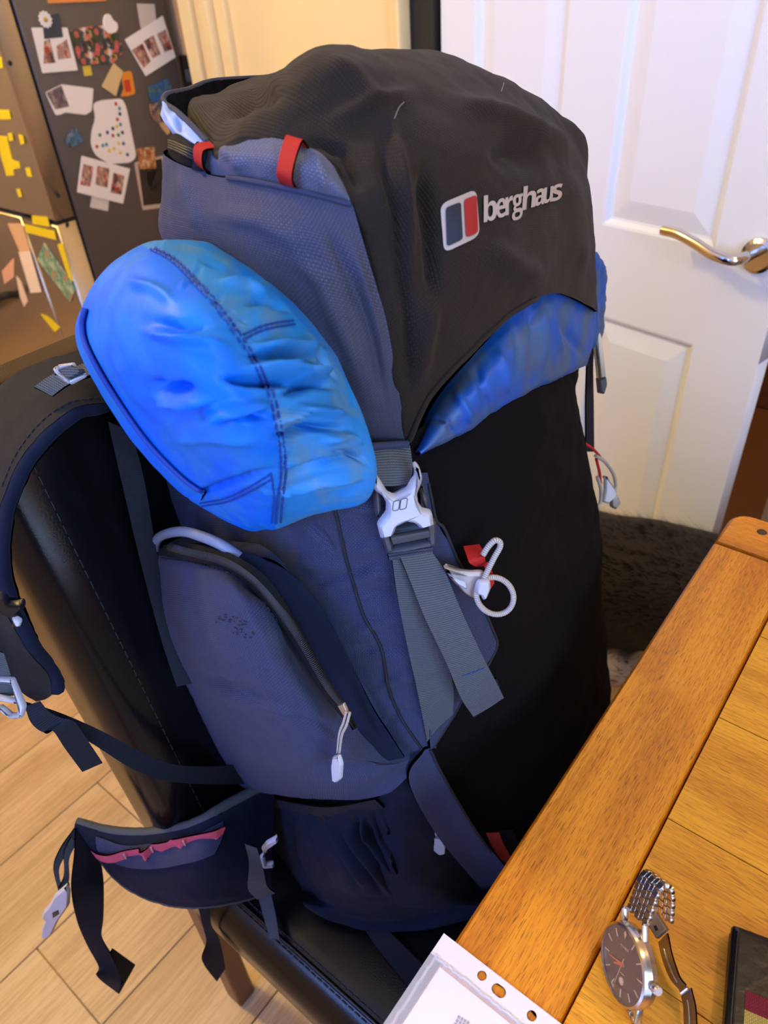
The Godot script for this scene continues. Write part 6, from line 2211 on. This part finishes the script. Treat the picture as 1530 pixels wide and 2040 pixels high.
func build_fridge_things() -> void:
	var people := blobs(1, Color(0.62, 0.48, 0.40), [Color(0.65, 0.16, 0.12), Color(0.45, 0.30, 0.22), Color(0.80, 0.62, 0.50), Color(0.25, 0.16, 0.12), Color(0.5, 0.45, 0.4)])
	var bright := blobs(2, Color(0.20, 0.24, 0.10), [Color(0.85, 0.35, 0.30), Color(0.85, 0.62, 0.5), Color(0.80, 0.80, 0.78), Color(0.18, 0.22, 0.3), Color(0.75, 0.5, 0.2), Color(0.15, 0.12, 0.1)])
	var greyish := blobs(3, Color(0.45, 0.38, 0.36), [Color(0.30, 0.26, 0.26), Color(0.62, 0.52, 0.48), Color(0.4, 0.34, 0.32)])
	var paper: Material = M.paper
	stuck("card", "small orange-edged card at the top of the fridge side, cut by the picture's upper edge", "card", [93, -30, 210, -34, 212, 2, 95, 7], plain(Color(0.85, 0.52, 0.22), 0.6))
	stuck("photo_card", "cream photo card under the slate note and daisy magnet", "photo card", [62, 55, 134, 55, 155, 140, 84, 146], paper, 0.002, [[[88, 82, 99, 78, 111, 125, 87, 127], people], [[112, 92, 133, 78, 142, 115, 116, 119], people]])
	stuck("note", "slate grey note partly covering the cream photo card", "note", [83, 34, 118, 26, 126, 74, 88, 78], plain(Color(0.20, 0.22, 0.23), 0.7))
	var daisy := thing("daisy_magnet", "white daisy shaped magnet on the slate note", "magnet", of(90, 39, -1.675))
	var df := frame(of(90, 39, -1.6755), AF)
	for k in 12:
		var b := Transform3D(Basis(Vector3.BACK, TAU * k / 12.0), Vector3.ZERO)
		part("petal", plate(rounded([Vector2(-0.002, 0.003), Vector2(0.002, 0.003), Vector2(0.0036, 0.0125), Vector2(0, 0.016), Vector2(-0.0036, 0.0125)], 0.002), 0.0015, 0.0004, df * b), paper, daisy)
	part("flower_centre", lathe([Vector2(0.005, 0.0), Vector2(0.0035, 0.0035), Vector2(0, 0.0042)], df, 16), plain(Color(0.7, 0.55, 0.2), 0.7), daisy)
	stuck("group_photo", "dark colourful group photo under the pear shaped white magnet", "photo", [139, 60, 170, 54, 210, 50, 236, 62, 246, 104, 226, 126, 160, 129, 146, 88], bright, 0.006)
	stuck("pear_magnet", "pear shaped white magnet on the group photo", "magnet", [208, 28, 218, 28, 223, 40, 232, 45, 234, 58, 225, 67, 211, 66, 206, 54, 204, 40], paper, 0.012, [], "", false, 0.004)
	stuck("sticky_square", "little yellow square below the group photo", "sticker", [164, 132, 180, 130, 184, 150, 168, 152], plain(Color(0.80, 0.70, 0.22), 0.6))
	stuck("note", "pale note behind the top of the tilted three photo card", "note", [272, 7, 308, 8, 312, 50, 280, 57], plain(Color(0.74, 0.70, 0.63), 0.7))
	stuck("photo_card", "tilted cream card with three photos beside the tan wall", "photo card", [248, 79, 324, 31, 350, 114, 290, 152], paper, 0.002, [[[262, 100, 284, 86, 300, 122, 286, 136], people], [[286, 82, 306, 70, 320, 108, 304, 116], people], [[312, 68, 330, 58, 344, 98, 328, 104], people]])
	stuck("paper_scrap", "cream kite shaped scrap behind the orange card", "paper", [226, 125, 245, 142, 231, 192, 202, 172], plain(Color(0.80, 0.68, 0.46), 0.7))
	stuck("card", "orange and yellow card in the middle of the fridge side", "card", [228, 146, 262, 141, 270, 187, 252, 192, 231, 192], plain(Color(0.85, 0.52, 0.08), 0.5), 0.006, [[[229, 150, 240, 148, 246, 176, 240, 192, 232, 192], plain(Color(0.22, 0.20, 0.22), 0.5)], [[246, 160, 258, 158, 262, 182, 250, 184], plain(Color(0.75, 0.20, 0.05), 0.5)]])
	stuck("bent_card", "bent cream card with a grey picture on its left half", "card", [90, 184, 123, 168, 186, 176, 184, 207, 182, 222, 170, 229, 130, 224, 122, 228, 111, 230, 103, 214], paper, 0.003, [[[92, 185, 122, 170, 138, 212, 110, 218], greyish]])
	var dots := stuck("dotted_paper", "large rounded cream paper covered in coloured dots", "paper", [184, 207, 199, 200, 244, 196, 252, 215, 272, 313, 260, 324, 219, 327, 190, 310, 180, 288, 182, 260, 190, 235], paper, 0.010)
	var hues := [Color(0.7, 0.12, 0.1), Color(0.12, 0.16, 0.5), Color(0.15, 0.45, 0.15), Color(0.85, 0.7, 0.1), Color(0.2, 0.5, 0.55), Color(0.1, 0.1, 0.25)]
	var k := 0
	for z in [[231, 207, 0], [238, 216, 4], [239, 227, 5], [234, 238, 0], [233, 252, 3], [240, 248, 4], [225, 256, 5], [214, 264, 1], [199, 269, 2], [225, 270, 0], [236, 269, 2], [244, 264, 5], [246, 286, 1], [237, 286, 3], [193, 292, 0], [212, 288, 4], [227, 296, 3], [240, 305, 3], [254, 308, 1], [205, 290, 4], [218, 300, 3]]:
		var df2 := frame(of(z[0], z[1], AF.dot(dots.position) + 0.0005), AF)
		part("dot", lathe([Vector2(0.0042, 0.0), Vector2(0.004, 0.0003), Vector2(0, 0.0003)], df2, 10), plain(hues[z[2]], 0.6), dots)
	stuck("postcard_magnet", "small blue and green picture magnet, leftmost below the bent card", "magnet", [148, 251, 167, 280, 150, 292, 135, 292, 127, 279], blobs(4, Color(0.22, 0.36, 0.46), [Color(0.25, 0.4, 0.5), Color(0.18, 0.24, 0.16), Color(0.45, 0.5, 0.55)]), 0.003)
	stuck("photo_card", "cream three photo strip below the dotted paper", "photo card", [162, 310, 259, 336, 245, 406, 153, 383], paper, 0.002, [[[166, 326, 186, 332, 180, 372, 160, 368], people], [[194, 330, 218, 336, 214, 374, 190, 368], people], [[226, 344, 248, 350, 242, 388, 220, 384], people]])
	stuck("paper_scrap", "blank white paper hanging from the three photo strip", "paper", [186, 369, 219, 376, 215, 421, 179, 413], plain(Color(0.80, 0.76, 0.68), 0.7))
	stuck("framed_print", "dark scan picture in a pale frame, low on the fridge side", "picture", [267, 324, 328, 309, 343, 411, 284, 419], plain(Color(0.72, 0.62, 0.52), 0.6), 0.004, [[[275, 327, 322, 316, 334, 404, 286, 410], plain(Color(0.06, 0.045, 0.045), 0.4)], [[292, 342, 312, 338, 318, 368, 304, 382, 294, 366], plain(Color(0.20, 0.16, 0.16), 0.5), 0.05]])
	stuck("card", "small orange card clipped over the pale framed picture", "card", [272, 296, 307, 292, 311, 335, 279, 337], blobs(5, Color(0.66, 0.40, 0.20), [Color(0.75, 0.55, 0.3), Color(0.55, 0.28, 0.12), Color(0.8, 0.7, 0.5)]), 0.002)
	stuck("map_magnet", "blue and green map shaped magnet beside the rucksack collar", "magnet", [294, 172, 312, 166, 334, 155, 343, 178, 332, 200, 306, 206, 296, 192], blobs(6, Color(0.10, 0.30, 0.50), [Color(0.10, 0.35, 0.6), Color(0.15, 0.32, 0.14), Color(0.35, 0.4, 0.3), Color(0.08, 0.28, 0.55)]), 0.006)
	stuck("picture_magnet", "many coloured picture magnet under the blue map magnet", "magnet", [296, 208, 318, 204, 334, 216, 336, 240, 312, 246, 302, 234], blobs(7, Color(0.5, 0.36, 0.3), [Color(0.2, 0.3, 0.4), Color(0.12, 0.1, 0.12), Color(0.7, 0.5, 0.4), Color(0.6, 0.5, 0.3)]), 0.004)
	stuck("round_magnet", "round cream magnet half hidden by the rucksack collar", "magnet", [316, 234, 330, 240, 340, 262, 334, 270, 318, 250], plain(Color(0.78, 0.62, 0.38), 0.6), 0.006)
	# on the steel doors
	var ylabels := ["uppermost yellow word magnet on the left edge of the steel door", "wide yellow word magnet on the upper steel door", "small yellow magnet left of a pair on the upper door", "small yellow magnet right of a pair on the upper door", "tall jagged block of yellow word magnets on the upper door", "single yellow magnet right of the jagged yellow block", "lone yellow magnet just above the gap between fridge doors", "short yellow magnet just below the gap between fridge doors", "long yellow magnet over the turquoise postcard", "upright yellow magnet strip right of the turquoise postcard", "lowest yellow magnet just above the chair back"]
	var i := 0
	for z in [[-6, 112, 4, 114, 7, 136, -6, 136], [-4, 218, 19, 219, 23, 238, -4, 238], [16, 265, 24, 265, 28, 280, 19, 281], [37, 267, 46, 270, 50, 286, 42, 288], [-4, 270, 14, 272, 25, 318, 39, 323, 41, 335, 27, 337, 29, 349, 14, 351, 2, 310], [51, 334, 60, 334, 65, 353, 55, 351], [33, 376, 40, 376, 45, 392, 38, 393], [64, 429, 95, 432, 100, 452, 66, 446], [48, 446, 109, 460, 113, 478, 53, 463], [115, 487, 125, 484, 147, 560, 139, 558], [81, 625, 95, 630, 120, 652, 110, 662]]:
		stuck("word_magnet", ylabels[i], "magnet", z, M.yellow, 0.002, [], "yellow word magnets on the fridge doors", true, 0.0012)
		i += 1
	stuck("postcard", "turquoise postcard tilted on the lower right steel door", "postcard", [88, 482, 152, 574, 140, 602, 74, 517], blobs(8, Color(0.45, 0.62, 0.52), [Color(0.6, 0.7, 0.6), Color(0.3, 0.45, 0.35), Color(0.75, 0.45, 0.3), Color(0.8, 0.75, 0.6)]), 0.001, [], "", true)
	stuck("paper_strip", "long cream paper on the lower left steel door", "paper", [15, 445, 44, 445, 62, 503, 40, 503], plain(Color(0.85, 0.68, 0.50), 0.7), 0.001, [], "", true)
	stuck("paper_strip", "long pale paper hanging below the cream one on the lower steel door", "paper", [37, 502, 60, 500, 83, 582, 61, 584], plain(Color(0.92, 0.84, 0.76), 0.7), 0.001, [], "", true)
	stuck("paper_scrap", "folded pink scrap at the left edge of the lower steel door", "paper", [28, 513, 4, 540, 9, 566, 28, 552], plain(Color(0.88, 0.66, 0.56), 0.7), 0.002, [], "", true)
	stuck("paper_scrap", "narrow white tail of paper below the pink scrap", "paper", [32, 548, 42, 560, 56, 600, 48, 612, 40, 592], plain(Color(0.90, 0.80, 0.70), 0.7), 0.002, [], "", true)
